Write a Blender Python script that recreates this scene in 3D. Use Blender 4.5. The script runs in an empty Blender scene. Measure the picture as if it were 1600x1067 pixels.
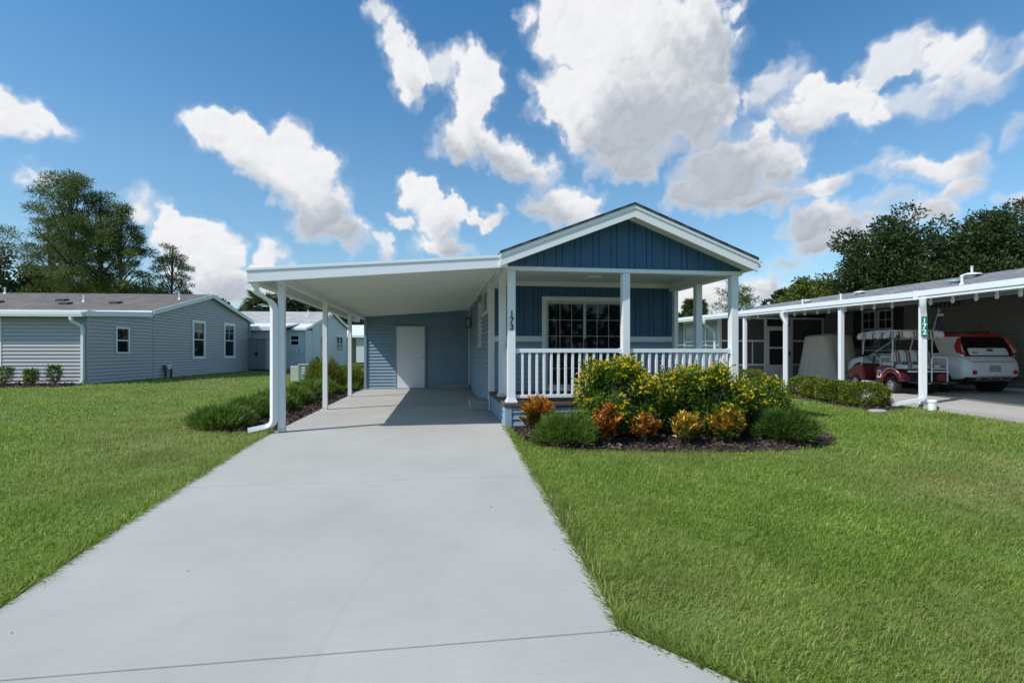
import bpy, math, random
import numpy as np
from mathutils import Vector, Matrix

R = math.radians
scene = bpy.context.scene
COL = scene.collection

# ------------------------------------------------------------------ camera
cam_d = bpy.data.cameras.new('camera')
cam = bpy.data.objects.new('camera', cam_d)
COL.objects.link(cam)
cam.location = (0, 0, 1.2)
cam.rotation_euler = (R(90), 0, R(-8.2))
cam_d.lens = 18.0
cam_d.sensor_width = 36.0
cam_d.shift_y = 16.5 / 1600
cam_d.clip_end = 4000
scene.camera = cam

# ------------------------------------------------------------------ light
SUN = Vector((-0.82, -0.36, 1.0)).normalized()
sun_d = bpy.data.lights.new('sun', 'SUN')
sun_d.energy = 4.3
sun_d.angle = R(0.53)
sun_d.color = (1.0, 0.955, 0.89)
sun = bpy.data.objects.new('sun', sun_d)
COL.objects.link(sun)
sun.rotation_euler = SUN.to_track_quat('Z', 'Y').to_euler()
sun.location = (-20, -10, 30)

vs = scene.view_settings
vs.view_transform = 'Standard'
vs.look = 'None'
vs.exposure = 0.0
vs.gamma = 1.0
vs.use_curve_mapping = False
scene.cycles.max_bounces = 8
scene.cycles.transparent_max_bounces = 12
scene.cycles.use_denoising = True
scene.cycles.denoising_prefilter = 'ACCURATE'

# ------------------------------------------------------------------ world: clear sky with cumulus
CLOUDS = [  # azimuth from +Y, elevation, radii (degrees), tilt, weight
(-36.6,18.3,2.6,1.5,-5,1),(-34.0,18.4,1.8,.9,-20,.8),(-34.6,14.3,1.3,.7,0,.7),
(-22.2,20.9,2.4,1.8,0,1),(-18.4,19.4,4.3,2.3,-15,1),(-15.1,21.0,2.2,1.7,0,1),(-14.2,18.2,3.8,3.0,-20,1),(-12.0,14.8,3.3,3.6,20,1),(-9.5,12.6,2.7,1.7,0,.9),(-16.6,16.7,3.5,2.0,-30,1),
(-28.0,13.2,1.2,1.4,-30,.8),(-26.1,12.6,1.1,1.0,0,.9),(-24.1,10.5,3.1,2.5,-15,1),(-22.0,9.5,2.6,2.8,0,1),(-25.3,11.3,1.8,1.5,0,.9),(-21.2,6.8,4.6,1.7,0,.8),(-17.2,10.1,1.5,1.5,0,.8),(-17.6,7.2,2.6,1.9,0,.9),
(-6.6,33.0,1.2,1.1,20,.6),(-5.0,31.1,1.6,2.6,15,.7),(-3.1,28.3,2.3,2.8,0,.85),(0.7,28.6,2.5,1.5,0,.6),(4.3,29.0,2.7,2.3,0,.9),(3.6,25.3,2.4,3.3,-5,.9),(2.8,22.3,3.4,2.4,0,.85),(7.5,20.9,4.4,1.9,-20,.85),(10.9,19.3,2.6,1.7,0,.75),
(-2.1,17.1,2.4,2.3,0,1),(-0.2,14.6,2.8,2.8,0,1),(4.8,14.7,2.4,.7,0,.9),(0.4,11.5,3.7,1.4,0,1),(-4.1,14.1,1.6,.8,-30,.7),(-5.5,11.3,1.1,1.7,0,.6),
(9.8,33.0,1.4,1.2,30,.8),(13.9,32.9,3.7,3.0,0,1),(20.2,31.4,8.2,4.6,0,1),(27.2,30.6,4.6,3.8,0,1),(17.4,26.3,6.9,3.5,0,1),(24.6,25.6,6.9,5.3,0,1),(28.4,23.7,3.5,3.9,0,1),(19.9,22.3,6.5,2.9,-10,1),(20.5,19.8,3.6,2.0,0,1),(11.8,26.2,2.7,1.4,-30,.9),(30.0,27.6,1.9,2.6,0,.9),(20,38,9,5,0,1),
(14.6,15.8,4.0,2.2,0,1),(10.9,15.9,2.0,1.1,-20,.7),
(31.2,18.0,5.6,3.3,8,1),(28.4,16.0,4.2,2.0,0,1),(35.6,18.1,2.7,2.6,0,1),(38.9,15.7,2.5,1.2,0,1),(33.9,15.2,4.1,1.4,0,1),
(33.6,20.9,3.5,.8,25,.5),(40.7,22.3,3.4,1.8,0,1),(38.5,23.9,1.8,1.3,0,.85),(42.8,20.6,1.7,1.0,0,.9),(37.6,22.0,3.3,1.5,0,.7),(34.8,24.6,3.6,1.6,30,.5),(45.1,24.7,3.7,1.6,15,.62),(48.8,23.5,2.3,2.1,0,.75),(50.6,21.7,1.9,1.6,0,.65),(52.8,22.5,1.8,.8,20,.45),(46.0,21.1,4.0,1.3,10,.4),
(49.0,15.5,2.2,1.4,0,.85),(49.2,13.4,2.0,1.4,0,1),(46.4,15.8,2.7,.8,0,.6),(43.9,16.3,2.2,.6,0,.4),(47.7,12.4,2.0,1.3,0,.9),
(38.5,12.5,3.2,1.9,0,1),(41.5,11.7,2.2,2.0,0,1),(39.8,10.1,2.9,1.5,0,.95),(43.8,12.3,1.7,1.1,0,.6),(37.0,8.6,1.9,.9,0,.6),
(28.8,5.7,4.4,2.3,0,.9),(34.2,6.4,2.5,1.7,0,.8),(26.8,7.4,2.8,2.0,0,.8),(52.9,11.4,.9,.8,0,.8),(52.9,17.3,.7,1.2,0,.55),(31.7,31.2,1.4,1.1,0,.45),(31.8,29.2,1.1,.7,0,.4),(44.6,13.6,1.7,.8,0,.5),
# the part of the sky behind the viewer
(120,25,14,7,0,1),(165,30,12,6,0,.9),(-150,22,13,6,0,1),(-95,28,10,5,0,.8),(80,30,9,5,0,.9),
]
world = bpy.data.worlds.new("World")
scene.world = world
world.use_nodes = True
wn, wl = world.node_tree.nodes, world.node_tree.links
wn.clear()
def W(t, **k):
    n = wn.new(t)
    for a, v in k.items(): setattr(n, a, v)
    return n
w_out = W('ShaderNodeOutputWorld'); w_bg = W('ShaderNodeBackground'); w_bg.inputs[1].default_value = 0.1
w_sky = W('ShaderNodeTexSky', sky_type='NISHITA', sun_disc=False)
w_sky.sun_elevation = math.asin(SUN.z)
w_sky.sun_rotation = math.atan2(SUN.x, SUN.y)
w_sky.air_density = 1.0; w_sky.dust_density = 0.7; w_sky.ozone_density = 2.6
# cumulus computed here as a map over the sky sphere: density from the list above, lit from the sun's side
def vnoise(x, y, seed):
    xi, yi = np.floor(x).astype(np.int64), np.floor(y).astype(np.int64); fx, fy = x - xi, y - yi
    def g(ix, iy):
        h = (ix * 374761393 + iy * 668265263 + seed * 982451653) & 0x7fffffff
        h = ((h ^ (h >> 13)) * 1274126177) & 0x7fffffff
        a = ((h ^ (h >> 16)) & 0xffff) * (2 * math.pi / 65536)
        return np.cos(a), np.sin(a)
    u, v = fx ** 3 * (fx * (fx * 6 - 15) + 10), fy ** 3 * (fy * (fy * 6 - 15) + 10)
    def dot(ix, iy, dx, dy): c, s_ = g(ix, iy); return c * dx + s_ * dy
    n00, n10 = dot(xi, yi, fx, fy), dot(xi + 1, yi, fx - 1, fy)
    n01, n11 = dot(xi, yi + 1, fx, fy - 1), dot(xi + 1, yi + 1, fx - 1, fy - 1)
    return (n00 * (1 - u) + n10 * u) * (1 - v) + (n01 * (1 - u) + n11 * u) * v
def worley(x, y, seed):
    xi, yi = np.floor(x).astype(np.int64), np.floor(y).astype(np.int64); best = np.full(x.shape, 9.)
    for a in (-1, 0, 1):
        for b in (-1, 0, 1):
            ix, iy = xi + a, yi + b
            h = (ix * 374761393 + iy * 668265263 + seed * 982451653) & 0x7fffffff
            h = ((h ^ (h >> 13)) * 1274126177) & 0x7fffffff; h = h ^ (h >> 16)
            dx = ix + (h & 0xff) / 255. - x; dy = iy + ((h >> 8) & 0xff) / 255. - y
            best = np.minimum(best, dx * dx + dy * dy)
    return np.sqrt(np.clip(1 - best, 0, 1))
def cloud_map(az0, az1, el0, el1, step):
    A, E = np.meshgrid(np.arange(az0, az1, step) + step / 2, np.arange(el0, el1, step) + step / 2)
    wx = A + 1.6 * vnoise(A * .28, E * .28, 11) + .8 * vnoise(A * .8, E * .8, 12) + .32 * vnoise(A * 2.1, E * 2.1, 13)
    wy = E + 1.6 * vnoise(A * .28, E * .28, 21) + .8 * vnoise(A * .8, E * .8, 22) + .32 * vnoise(A * 2.1, E * 2.1, 23)
    acc = np.full(A.shape, -1.5)
    wgt = np.zeros(A.shape)
    for (a, e, rx, ry, rot, w) in CLOUDS:
        m = 1.9 * max(rx, ry) + 2.5
        i0, i1 = np.searchsorted(E[:, 0], [e - m, e + m]); j0, j1 = np.searchsorted(A[0], [a - m, a + m])
        if i1 <= i0 or j1 <= j0: continue
        dx, dy = wx[i0:i1, j0:j1] - a, wy[i0:i1, j0:j1] - e; c, s_ = math.cos(R(rot)), math.sin(R(rot))
        q = np.hypot((dx * c + dy * s_) / (rx * 1.0), (-dx * s_ + dy * c) / (ry * 1.0))
        v = (1 - q) * min(1, .35 + .65 * w) * min(1.6, (rx * ry) ** .5 / 2.2 + .35); o = acc[i0:i1, j0:j1]
        k = .16; h = np.maximum(k - np.abs(o - v), 0) / k
        acc[i0:i1, j0:j1] = np.maximum(o, v) + h * h * k * .25
        t = np.clip(1.6 - q, 0, 1); wgt[i0:i1, j0:j1] = np.maximum(wgt[i0:i1, j0:j1], w * np.minimum(1, t * 1.6))
    f = np.zeros(A.shape); amp, fr_ = .5, .34
    for o in range(8 if step < .2 else 5):
        f += amp * vnoise(wx * fr_ + 3.1 * o, wy * fr_ * 1.12 - 1.7 * o, 40 + o); amp *= .6; fr_ *= 2.03
    puff = np.zeros(A.shape); amp, fr_ = .5, .42; lobes = None
    for o in range(5 if step < .2 else 2):
        puff += amp * (worley(wx * fr_, wy * fr_ * 1.1, 60 + o) - .72); amp *= .55; fr_ *= 2.0
        if o == 1: lobes = puff.copy()
    d = acc + .58 * f + .66 * puff
    # optical depth towards the light (up and to the left in this part of the sky)
    T = np.clip(d + .05, 0, 1.0); tau = np.zeros(A.shape); low = np.zeros(A.shape)
    for i in range(1, 13):
        sx, sy = int(round(.13 * i ** 1.65 / step)), int(round(.20 * i ** 1.65 / step))
        q = np.zeros(A.shape); q[:A.shape[0] - sy, sx:] = T[sy:, :A.shape[1] - sx]; tau += q * (.13 * i ** .65)
        q = np.zeros(A.shape); q[sy:, :A.shape[1] - sx] = T[:A.shape[0] - sy, sx:]; low += q * (.13 * i ** .65)
    # billowing relief: heaped lobes, shaded by their slope towards the light
    ds = np.clip(acc + .5 * lobes + .25, 0, 2)
    hgt = 1.5 * np.sqrt(ds) + .8 * lobes + .10 * puff
    for _ in range(max(1, int(.42 / step))):          # the lobes are soft
        hgt = (hgt + np.roll(hgt, 1, 0) + np.roll(hgt, -1, 0) + np.roll(hgt, 1, 1) + np.roll(hgt, -1, 1)) / 5
    gy_, gx_ = np.gradient(hgt, step)
    rel = (gx_ * .55 - gy_ * .85) * .55; rel = rel / np.sqrt(1 + rel ** 2)
    soft = np.clip((wgt - .3) / .6, 0, 1)
    fray = np.clip(.5 + 1.6 * vnoise(A * .16 + 5, E * .2, 77), 0, 1)          # some edges crisp, some frayed
    fray = np.maximum(fray * .8, np.clip((tau - low - .2) / 1.2, 0, 1) * .9)          # bases dissolve, tops stay crisp
    al = np.clip((d + .10 * fray) / (.36 + .46 * fray + .35 * (1 - soft)), 0, 1); al = al * al * (3 - 2 * al)
    veil = np.clip((d + .30) / .55, 0, 1) ** 1.5 * (.18 + .34 * fray)
    al = np.maximum(al, veil) * np.clip(.30 + wgt * .9, 0, 1)
    under = np.clip((tau - .72 * low - .25) / 2.3, 0, 1); under = under * under * (3 - 2 * under)
    lit = .93 - .60 * under
    thick = np.clip(d / .75, 0, 1)
    lit = 1 - (1 - lit) * (.35 + .65 * thick)
    lit = np.clip(lit + .17 * rel * (.35 + .65 * thick) + .10 * f + .10 * (puff + .05), .22, 1.0)
    return al, lit
SW, SH = 6000, 3000; PPD = SW / 360
sky_px = np.zeros((SH, SW, 4), np.float32)
def put(az0, az1, el0, el1, step):
    al, lit = cloud_map(az0, az1, el0, el1, step); r = int(round(step * PPD))
    if r > 1: al, lit = (np.repeat(np.repeat(q, r, 0), r, 1) for q in (al, lit))
    j = int(round((az0 + 90) * PPD)); i = int(round((el0 + 90) * PPD)); h, w = al.shape
    cols = (np.arange(w) + j) % SW; k = (lit - .22) / .78
    sky_px[i:i + h, cols, 0] = k; sky_px[i:i + h, cols, 1] = al; sky_px[..., 3] = 1
put(60, 318, -1.2, 60, .3); put(-42, 60, -1.2, 46.8, .06); put(-42, 60, 46.8, 60, .3)
sky_im = bpy.data.images.new('sky_map', SW, SH, alpha=True, float_buffer=True)
sky_im.colorspace_settings.name = 'Non-Color'
sky_im.pixels.foreach_set(sky_px.ravel()); sky_im.update(); sky_im.pack()
w_env = W('ShaderNodeTexEnvironment'); w_env.image = sky_im; w_env.interpolation = 'Cubic'
w_ch = W('ShaderNodeSeparateColor'); wl.new(w_env.outputs['Color'], w_ch.inputs[0]); alpha = w_ch.outputs[1]
mixc = W('ShaderNodeMix', data_type='RGBA'); wl.new(w_ch.outputs[0], mixc.inputs['Factor'])
mixc.inputs['A'].default_value = (4.0, 4.5, 5.2, 1); mixc.inputs['B'].default_value = (9.0, 9.05, 9.25, 1)
tint = W('ShaderNodeMix', data_type='RGBA', blend_type='MULTIPLY'); tint.inputs['Factor'].default_value = 1
wl.new(w_sky.outputs[0], tint.inputs['A'])
w_tc = W('ShaderNodeTexCoord'); w_sep = W('ShaderNodeSeparateXYZ'); wl.new(w_tc.outputs['Generated'], w_sep.inputs[0])
w_cr = W('ShaderNodeValToRGB'); wl.new(w_sep.outputs[2], w_cr.inputs[0]); e_ = w_cr.color_ramp.elements
e_[0].position = .04; e_[0].color = (1.25, 1.42, 1.42, 1); e_[1].position = .58; e_[1].color = (.62, 1.36, 1.66, 1)
q_ = e_.new(.30); q_.color = (1.15, 1.55, 1.60, 1); q_ = e_.new(0); q_.color = (.95, 1.12, 1.60, 1)
wl.new(w_cr.outputs[0], tint.inputs['B'])
mixs = W('ShaderNodeMix', data_type='RGBA'); wl.new(alpha, mixs.inputs['Factor'])
wl.new(tint.outputs['Result'], mixs.inputs['A']); wl.new(mixc.outputs['Result'], mixs.inputs['B'])
wl.new(mixs.outputs['Result'], w_bg.inputs[0]); wl.new(w_bg.outputs[0], w_out.inputs[0])
world.cycles.sampling_method = 'MANUAL'
world.cycles.sample_map_resolution = 512

# ------------------------------------------------------------------ helpers
OFF = {}
def tag(o, label=None, cat=None, group=None, kind=None):
    if label: o['label'] = label
    if cat: o['category'] = cat
    if group: o['group'] = group
    if kind: o['kind'] = kind
    return o
def thing(name, label, cat, loc=(0, 0, 0), rz=0, group=None, local=False):
    o = bpy.data.objects.new(name, None); COL.objects.link(o)
    o.location = loc; o.rotation_euler = (0, 0, rz); o.empty_display_size = .2
    tag(o, label, cat, group)
    OFF[o.name] = Vector((0, 0, 0)) if local else Vector(loc)
    return o
def dup(root, loc, rz=None, label=None, scale=None):
    r = root.copy(); COL.objects.link(r); r.location = loc
    if rz is not None: r.rotation_euler = (0, 0, rz)
    if scale is not None: r.scale = scale
    if label: r['label'] = label
    for ch in list(root.children):
        c = ch.copy(); COL.objects.link(c); c.parent = r
        for g in list(ch.children):
            d = g.copy(); COL.objects.link(d); d.parent = c
    return r
def np_mesh(name, V, faces):
    """V (n,3) array; faces: list of (m,k) index arrays"""
    me = bpy.data.meshes.new(name)
    me.vertices.add(len(V)); me.vertices.foreach_set('co', np.asarray(V, np.float32).ravel())
    loops = np.concatenate([f.ravel() for f in faces]).astype(np.int32)
    tot = np.concatenate([np.full(len(f), f.shape[1]) for f in faces]).astype(np.int32)
    st = np.concatenate([[0], np.cumsum(tot)[:-1]]).astype(np.int32)
    me.loops.add(len(loops)); me.loops.foreach_set('vertex_index', loops)
    me.polygons.add(len(tot)); me.polygons.foreach_set('loop_start', st); me.polygons.foreach_set('loop_total', tot)
    me.update(calc_edges=True); me.validate()
    return me
class MB:
    def __init__(s): s.v = []; s.f = []
    def add(s, vs, fs):
        b = len(s.v); s.v += [tuple(v) for v in vs]; s.f += [tuple(i + b for i in f) for f in fs]; return s
    def box(s, x0, x1, y0, y1, z0, z1):
        return s.add([(x0,y0,z0),(x1,y0,z0),(x1,y1,z0),(x0,y1,z0),(x0,y0,z1),(x1,y0,z1),(x1,y1,z1),(x0,y1,z1)],
                     [(0,3,2,1),(4,5,6,7),(0,1,5,4),(1,2,6,5),(2,3,7,6),(3,0,4,7)])
    def obox(s, fr, u0, u1, n0, n1, z0, z1):
        O, U, N = fr
        p = lambda u, n, z: O + U * u + N * n + Vector((0, 0, z))
        fl = [(0,3,2,1),(4,5,6,7),(0,1,5,4),(1,2,6,5),(2,3,7,6),(3,0,4,7)]
        return s.add([p(u0,n0,z0),p(u1,n0,z0),p(u1,n1,z0),p(u0,n1,z0),p(u0,n0,z1),p(u1,n0,z1),p(u1,n1,z1),p(u0,n1,z1)], fl)
    def prism(s, poly, axis, a0, a1):
        """poly: 2D points in the plane across the axis; x: (y,z) y: (x,z) z: (x,y)"""
        n = len(poly)
        def P(q, a): return {'x': (a, q[0], q[1]), 'y': (q[0], a, q[1]), 'z': (q[0], q[1], a)}[axis]
        return s.add([P(q, a0) for q in poly] + [P(q, a1) for q in poly],
                     [tuple(range(n))[::-1], tuple(range(n, 2*n))] + [(i, (i+1) % n, n + (i+1) % n, n + i) for i in range(n)])
    def oprism(s, fr, poly, n0, n1):
        O, U, N = fr; k = len(poly)
        P = lambda q, a: O + U * q[0] + N * a + Vector((0, 0, q[1]))
        return s.add([P(q, n0) for q in poly] + [P(q, n1) for q in poly],
                     [tuple(range(k))[::-1], tuple(range(k, 2*k))] + [(i, (i+1) % k, k + (i+1) % k, k + i) for i in range(k)])
    def tube(s, pts, r, n=8, cap=True):
        pts = [Vector(p) for p in pts]; rs = r if isinstance(r, (list, tuple)) else [r] * len(pts)
        rings = []; ref = None
        for i, p in enumerate(pts):
            d = (pts[min(i+1, len(pts)-1)] - pts[max(i-1, 0)]).normalized()
            if ref is None:
                ref = Vector((0, 0, 1)) if abs(d.z) < .9 else Vector((1, 0, 0))
            a = d.cross(ref)
            if a.length < 1e-4: a = d.cross(Vector((.3, 1, .2)))
            a.normalize(); b = a.cross(d).normalized(); ref = b
            rings.append([p + (a * math.cos(2*math.pi*k/n) + b * math.sin(2*math.pi*k/n)) * rs[i] for k in range(n)])
        base = len(s.v)
        for rg in rings: s.v += [tuple(q) for q in rg]
        for i in range(len(pts) - 1):
            for k in range(n):
                s.f.append((base+i*n+k, base+i*n+(k+1) % n, base+(i+1)*n+(k+1) % n, base+(i+1)*n+k))
        if cap:
            s.f.append(tuple(base + k for k in range(n))[::-1]); s.f.append(tuple(base+(len(pts)-1)*n+k for k in range(n)))
        return s
    def rtube(s, pts, w, d, U):
        """rectangular section along a path in a plane; U = sideways direction"""
        pts = [Vector(p) for p in pts]; U = Vector(U).normalized(); b = len(s.v); m = len(pts)
        for i, p in enumerate(pts):
            t = (pts[min(i+1, m-1)] - pts[max(i-1, 0)]).normalized(); N = t.cross(U).normalized()
            s.v += [tuple(p + U*x*w/2 + N*y*d/2) for x, y in ((-1,-1),(1,-1),(1,1),(-1,1))]
        for i in range(m-1):
            for k in range(4): s.f.append((b+i*4+k, b+i*4+(k+1) % 4, b+(i+1)*4+(k+1) % 4, b+(i+1)*4+k))
        s.f.append((b+3, b+2, b+1, b)); s.f.append(tuple(b+(m-1)*4+k for k in range(4)))
        return s
    def lathe(s, prof, c, axis='z', n=24):
        """prof: (radius, height along axis)"""
        b = len(s.v); m = len(prof)
        for (r, h) in prof:
            for k in range(n):
                a = 2*math.pi*k/n; x, y = r*math.cos(a), r*math.sin(a)
                q = {'z': (x, y, h), 'x': (h, x, y), 'y': (x, h, y)}[axis]
                s.v.append((c[0]+q[0], c[1]+q[1], c[2]+q[2]))
        for i in range(m-1):
            for k in range(n): s.f.append((b+i*n+k, b+i*n+(k+1) % n, b+(i+1)*n+(k+1) % n, b+(i+1)*n+k))
        return s
    def build(s, name, mat, parent=None, smooth=False, bevel=0, seg=2):
        me = bpy.data.meshes.new(name)
        off = Vector((0, 0, 0))
        if parent is not None:
            q = parent
            while q.parent is not None: q = q.parent
            off = OFF.get(q.name, off)
        me.from_pydata([(v[0]-off.x, v[1]-off.y, v[2]-off.z) for v in s.v], [], s.f)
        import bmesh
        bm = bmesh.new(); bm.from_mesh(me); bmesh.ops.recalc_face_normals(bm, faces=bm.faces); bm.to_mesh(me); bm.free()
        me.materials.append(mat)
        if smooth:
            me.polygons.foreach_set('use_smooth', [True] * len(me.polygons))
            try: me.set_sharp_from_angle(angle=R(40))
            except Exception: pass
        o = bpy.data.objects.new(name, me); COL.objects.link(o)
        if parent is not None: o.parent = parent
        if bevel:
            m = o.modifiers.new('bevel', 'BEVEL'); m.width = bevel; m.segments = seg; m.limit_method = 'ANGLE'; m.angle_limit = R(35)
            m.harden_normals = False
        return o
def each(mb, name, mat_, parent, bevel=0):
    """the boxes of a builder, each as a part of its own"""
    out = []
    for i in range(len(mb.v) // 8):
        q = MB(); q.v = mb.v[8*i:8*i+8]; q.f = [(0,3,2,1),(4,5,6,7),(0,1,5,4),(1,2,6,5),(2,3,7,6),(3,0,4,7)]
        out.append(q.build(name, mat_, parent, bevel=bevel))
    return out
def np_obj(name, V, faces, mat, parent=None, rnd=None):
    me = np_mesh(name, V, faces); me.materials.append(mat)
    if rnd is not None and len(rnd) == len(me.vertices):
        at = me.attributes.new('rnd', 'FLOAT', 'POINT'); at.data.foreach_set('value', np.asarray(rnd, np.float32))
    o = bpy.data.objects.new(name, me); COL.objects.link(o)
    if parent is not None: o.parent = parent
    return o
def fr(o, u, n): return (Vector(o), Vector(u).normalized(), Vector(n).normalized())

# ------------------------------------------------------------------ materials
MATS = {}
def mat(name, col, rough=.6, metal=0, spec=.5, var=.06, vscale=6, bump=0, bscale=60, coat=0, stretch=(1, 1, 1)):
    if name in MATS: return MATS[name]
    m = bpy.data.materials.new(name); m.use_nodes = True; MATS[name] = m
    n, l = m.node_tree.nodes, m.node_tree.links; b = n['Principled BSDF']
    b.inputs['Roughness'].default_value = rough; b.inputs['Metallic'].default_value = metal
    b.inputs['Specular IOR Level'].default_value = spec; b.inputs['Coat Weight'].default_value = coat
    tc = n.new('ShaderNodeTexCoord'); mp = n.new('ShaderNodeMapping'); mp.inputs['Scale'].default_value = stretch
    l.new(tc.outputs['Object'], mp.inputs[0])
    nz = n.new('ShaderNodeTexNoise'); nz.inputs['Scale'].default_value = vscale; nz.inputs['Detail'].default_value = 6
    l.new(mp.outputs[0], nz.inputs['Vector'])
    mx = n.new('ShaderNodeMix'); mx.data_type = 'RGBA'
    mx.inputs['A'].default_value = tuple(c * (1 - var) for c in col) + (1,)
    mx.inputs['B'].default_value = tuple(min(1, c * (1 + var)) for c in col) + (1,)
    l.new(nz.outputs['Fac'], mx.inputs['Factor']); l.new(mx.outputs['Result'], b.inputs['Base Color'])
    if bump:
        n2 = n.new('ShaderNodeTexNoise'); n2.inputs['Scale'].default_value = bscale; n2.inputs['Detail'].default_value = 5
        l.new(mp.outputs[0], n2.inputs['Vector'])
        bp = n.new('ShaderNodeBump'); bp.inputs['Strength'].default_value = bump; bp.inputs['Distance'].default_value = .01
        l.new(n2.outputs['Fac'], bp.inputs['Height']); l.new(bp.outputs[0], b.inputs['Normal'])
    return m
def leaf_mat(name, stops, trans=.35, rough=.5, patch=0, pcol=(1, 1, 1), pscale=.5, patch2=0, pcol2=(1, 1, 1), spec=.3):
    """colour from the per-leaf random attribute, plus broad patches over the ground"""
    m = bpy.data.materials.new(name); m.use_nodes = True; MATS[name] = m
    n, l = m.node_tree.nodes, m.node_tree.links; b = n['Principled BSDF']; out = n['Material Output']
    at = n.new('ShaderNodeAttribute'); at.attribute_name = 'rnd'
    cr = n.new('ShaderNodeValToRGB'); e = cr.color_ramp.elements
    for i, (p, c) in enumerate(stops):
        if i < 2: e[i].position = p; e[i].color = tuple(c) + (1,)
        else: q = e.new(p); q.color = tuple(c) + (1,)
    l.new(at.outputs['Fac'], cr.inputs[0]); c = cr.outputs[0]
    for k, (amt, pc, ps) in enumerate(((patch, pcol, pscale), (patch2, pcol2, pscale * 3.7))):
        if not amt: continue
        tc = n.new('ShaderNodeTexCoord'); nz = n.new('ShaderNodeTexNoise'); nz.inputs['Scale'].default_value = ps; nz.inputs['Detail'].default_value = 4
        l.new(tc.outputs['Object'], nz.inputs['Vector'])
        mr = n.new('ShaderNodeMapRange'); mr.inputs[1].default_value = .42; mr.inputs[2].default_value = .66; mr.inputs[4].default_value = amt
        l.new(nz.outputs['Fac'], mr.inputs[0])
        mx = n.new('ShaderNodeMix'); mx.data_type = 'RGBA'; l.new(mr.outputs[0], mx.inputs['Factor'])
        l.new(c, mx.inputs['A']); mx.inputs['B'].default_value = tuple(pc) + (1,); c = mx.outputs['Result']
    l.new(c, b.inputs['Base Color']); b.inputs['Roughness'].default_value = rough; b.inputs['Specular IOR Level'].default_value = spec
    if trans:
        tr = n.new('ShaderNodeBsdfTranslucent'); l.new(c, tr.inputs[0])
        ms = n.new('ShaderNodeMixShader'); ms.inputs[0].default_value = trans
        l.new(b.outputs[0], ms.inputs[1]); l.new(tr.outputs[0], ms.inputs[2]); l.new(ms.outputs[0], out.inputs[0])
    return m
def shingle_mat(name, c1, c2, axis='x', rough=.9):
    m = bpy.data.materials.new(name); m.use_nodes = True; MATS[name] = m
    n, l = m.node_tree.nodes, m.node_tree.links; b = n['Principled BSDF']; b.inputs['Roughness'].default_value = rough
    tc = n.new('ShaderNodeTexCoord'); mp = n.new('ShaderNodeMapping')
    if axis == 'y': mp.inputs['Rotation'].default_value = (0, 0, R(90))
    l.new(tc.outputs['Object'], mp.inputs[0])
    br = n.new('ShaderNodeTexBrick'); l.new(mp.outputs[0], br.inputs['Vector'])
    br.inputs['Color1'].default_value = c1 + (1,); br.inputs['Color2'].default_value = c2 + (1,)
    br.inputs['Mortar'].default_value = tuple(x * .45 for x in c1) + (1,)
    br.inputs['Scale'].default_value = 1; br.inputs['Brick Width'].default_value = .3; br.inputs['Row Height'].default_value = .13
    br.inputs['Mortar Size'].default_value = .008
    nz = n.new('ShaderNodeTexNoise'); nz.inputs['Scale'].default_value = 1.6; nz.inputs['Detail'].default_value = 8
    l.new(tc.outputs['Object'], nz.inputs['Vector'])
    mx = n.new('ShaderNodeMix'); mx.data_type = 'RGBA'; mx.blend_type = 'OVERLAY'; mx.inputs['Factor'].default_value = .55
    l.new(br.outputs['Color'], mx.inputs['A']); l.new(nz.outputs['Fac'], mx.inputs['B']); l.new(mx.outputs['Result'], b.inputs['Base Color'])
    bp = n.new('ShaderNodeBump'); bp.inputs['Strength'].default_value = .5; bp.inputs['Distance'].default_value = .02
    l.new(br.outputs['Fac'], bp.inputs['Height']); bp.invert = True; l.new(bp.outputs[0], b.inputs['Normal'])
    return m
def stripe_mat(name, cols, period, axis=0, rough=.7):
    m = bpy.data.materials.new(name); m.use_nodes = True; MATS[name] = m
    n, l = m.node_tree.nodes, m.node_tree.links; b = n['Principled BSDF']; b.inputs['Roughness'].default_value = rough
    tc = n.new('ShaderNodeTexCoord'); sp = n.new('ShaderNodeSeparateXYZ'); l.new(tc.outputs['Object'], sp.inputs[0])
    a = n.new('ShaderNodeMath'); a.operation = 'MULTIPLY'; a.inputs[1].default_value = 1 / period; l.new(sp.outputs[axis], a.inputs[0])
    f = n.new('ShaderNodeMath'); f.operation = 'FRACT'; l.new(a.outputs[0], f.inputs[0])
    cr = n.new('ShaderNodeValToRGB'); cr.color_ramp.interpolation = 'CONSTANT'; e = cr.color_ramp.elements
    for i, (p, c) in enumerate(cols):
        if i < 2: e[i].position = p; e[i].color = tuple(c) + (1,)
        else: q = e.new(p); q.color = tuple(c) + (1,)
    l.new(f.outputs[0], cr.inputs[0]); l.new(cr.outputs[0], b.inputs['Base Color'])
    return m

M_white = mat('white_vinyl', (.80, .81, .82), .35, var=.02, vscale=3)
M_trim = mat('white_trim', (.78, .78, .77), .5, var=.04, vscale=2)
M_pan = mat('white_roof_pan', (.76, .77, .76), .12, var=.02, vscale=2)
M_blue = mat('slate_blue_siding', (.245, .345, .43), .5, var=.05, vscale=1.5)
M_navy = mat('deep_blue_board', (.032, .100, .190), .5, var=.10, vscale=9, stretch=(6, 6, .6))
M_grey = mat('grey_siding', (.42, .40, .405), .5, var=.05, vscale=1.2)
M_taupe = mat('taupe_siding', (.27, .25, .235), .5, var=.05, vscale=1.2)
M_pale = mat('pale_siding', (.60, .64, .66), .5, var=.04, vscale=1.2)
M_glass = mat('dark_window_glass', (.008, .010, .012), .03, spec=.4, var=.3, vscale=1.5)
M_screen = mat('insect_screen', (.085, .09, .10), .7, var=.1, vscale=2)
M_dark = mat('dark_recess', (.02, .02, .022), .8)
M_black = mat('black_metal', (.02, .02, .022), .45)
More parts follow.
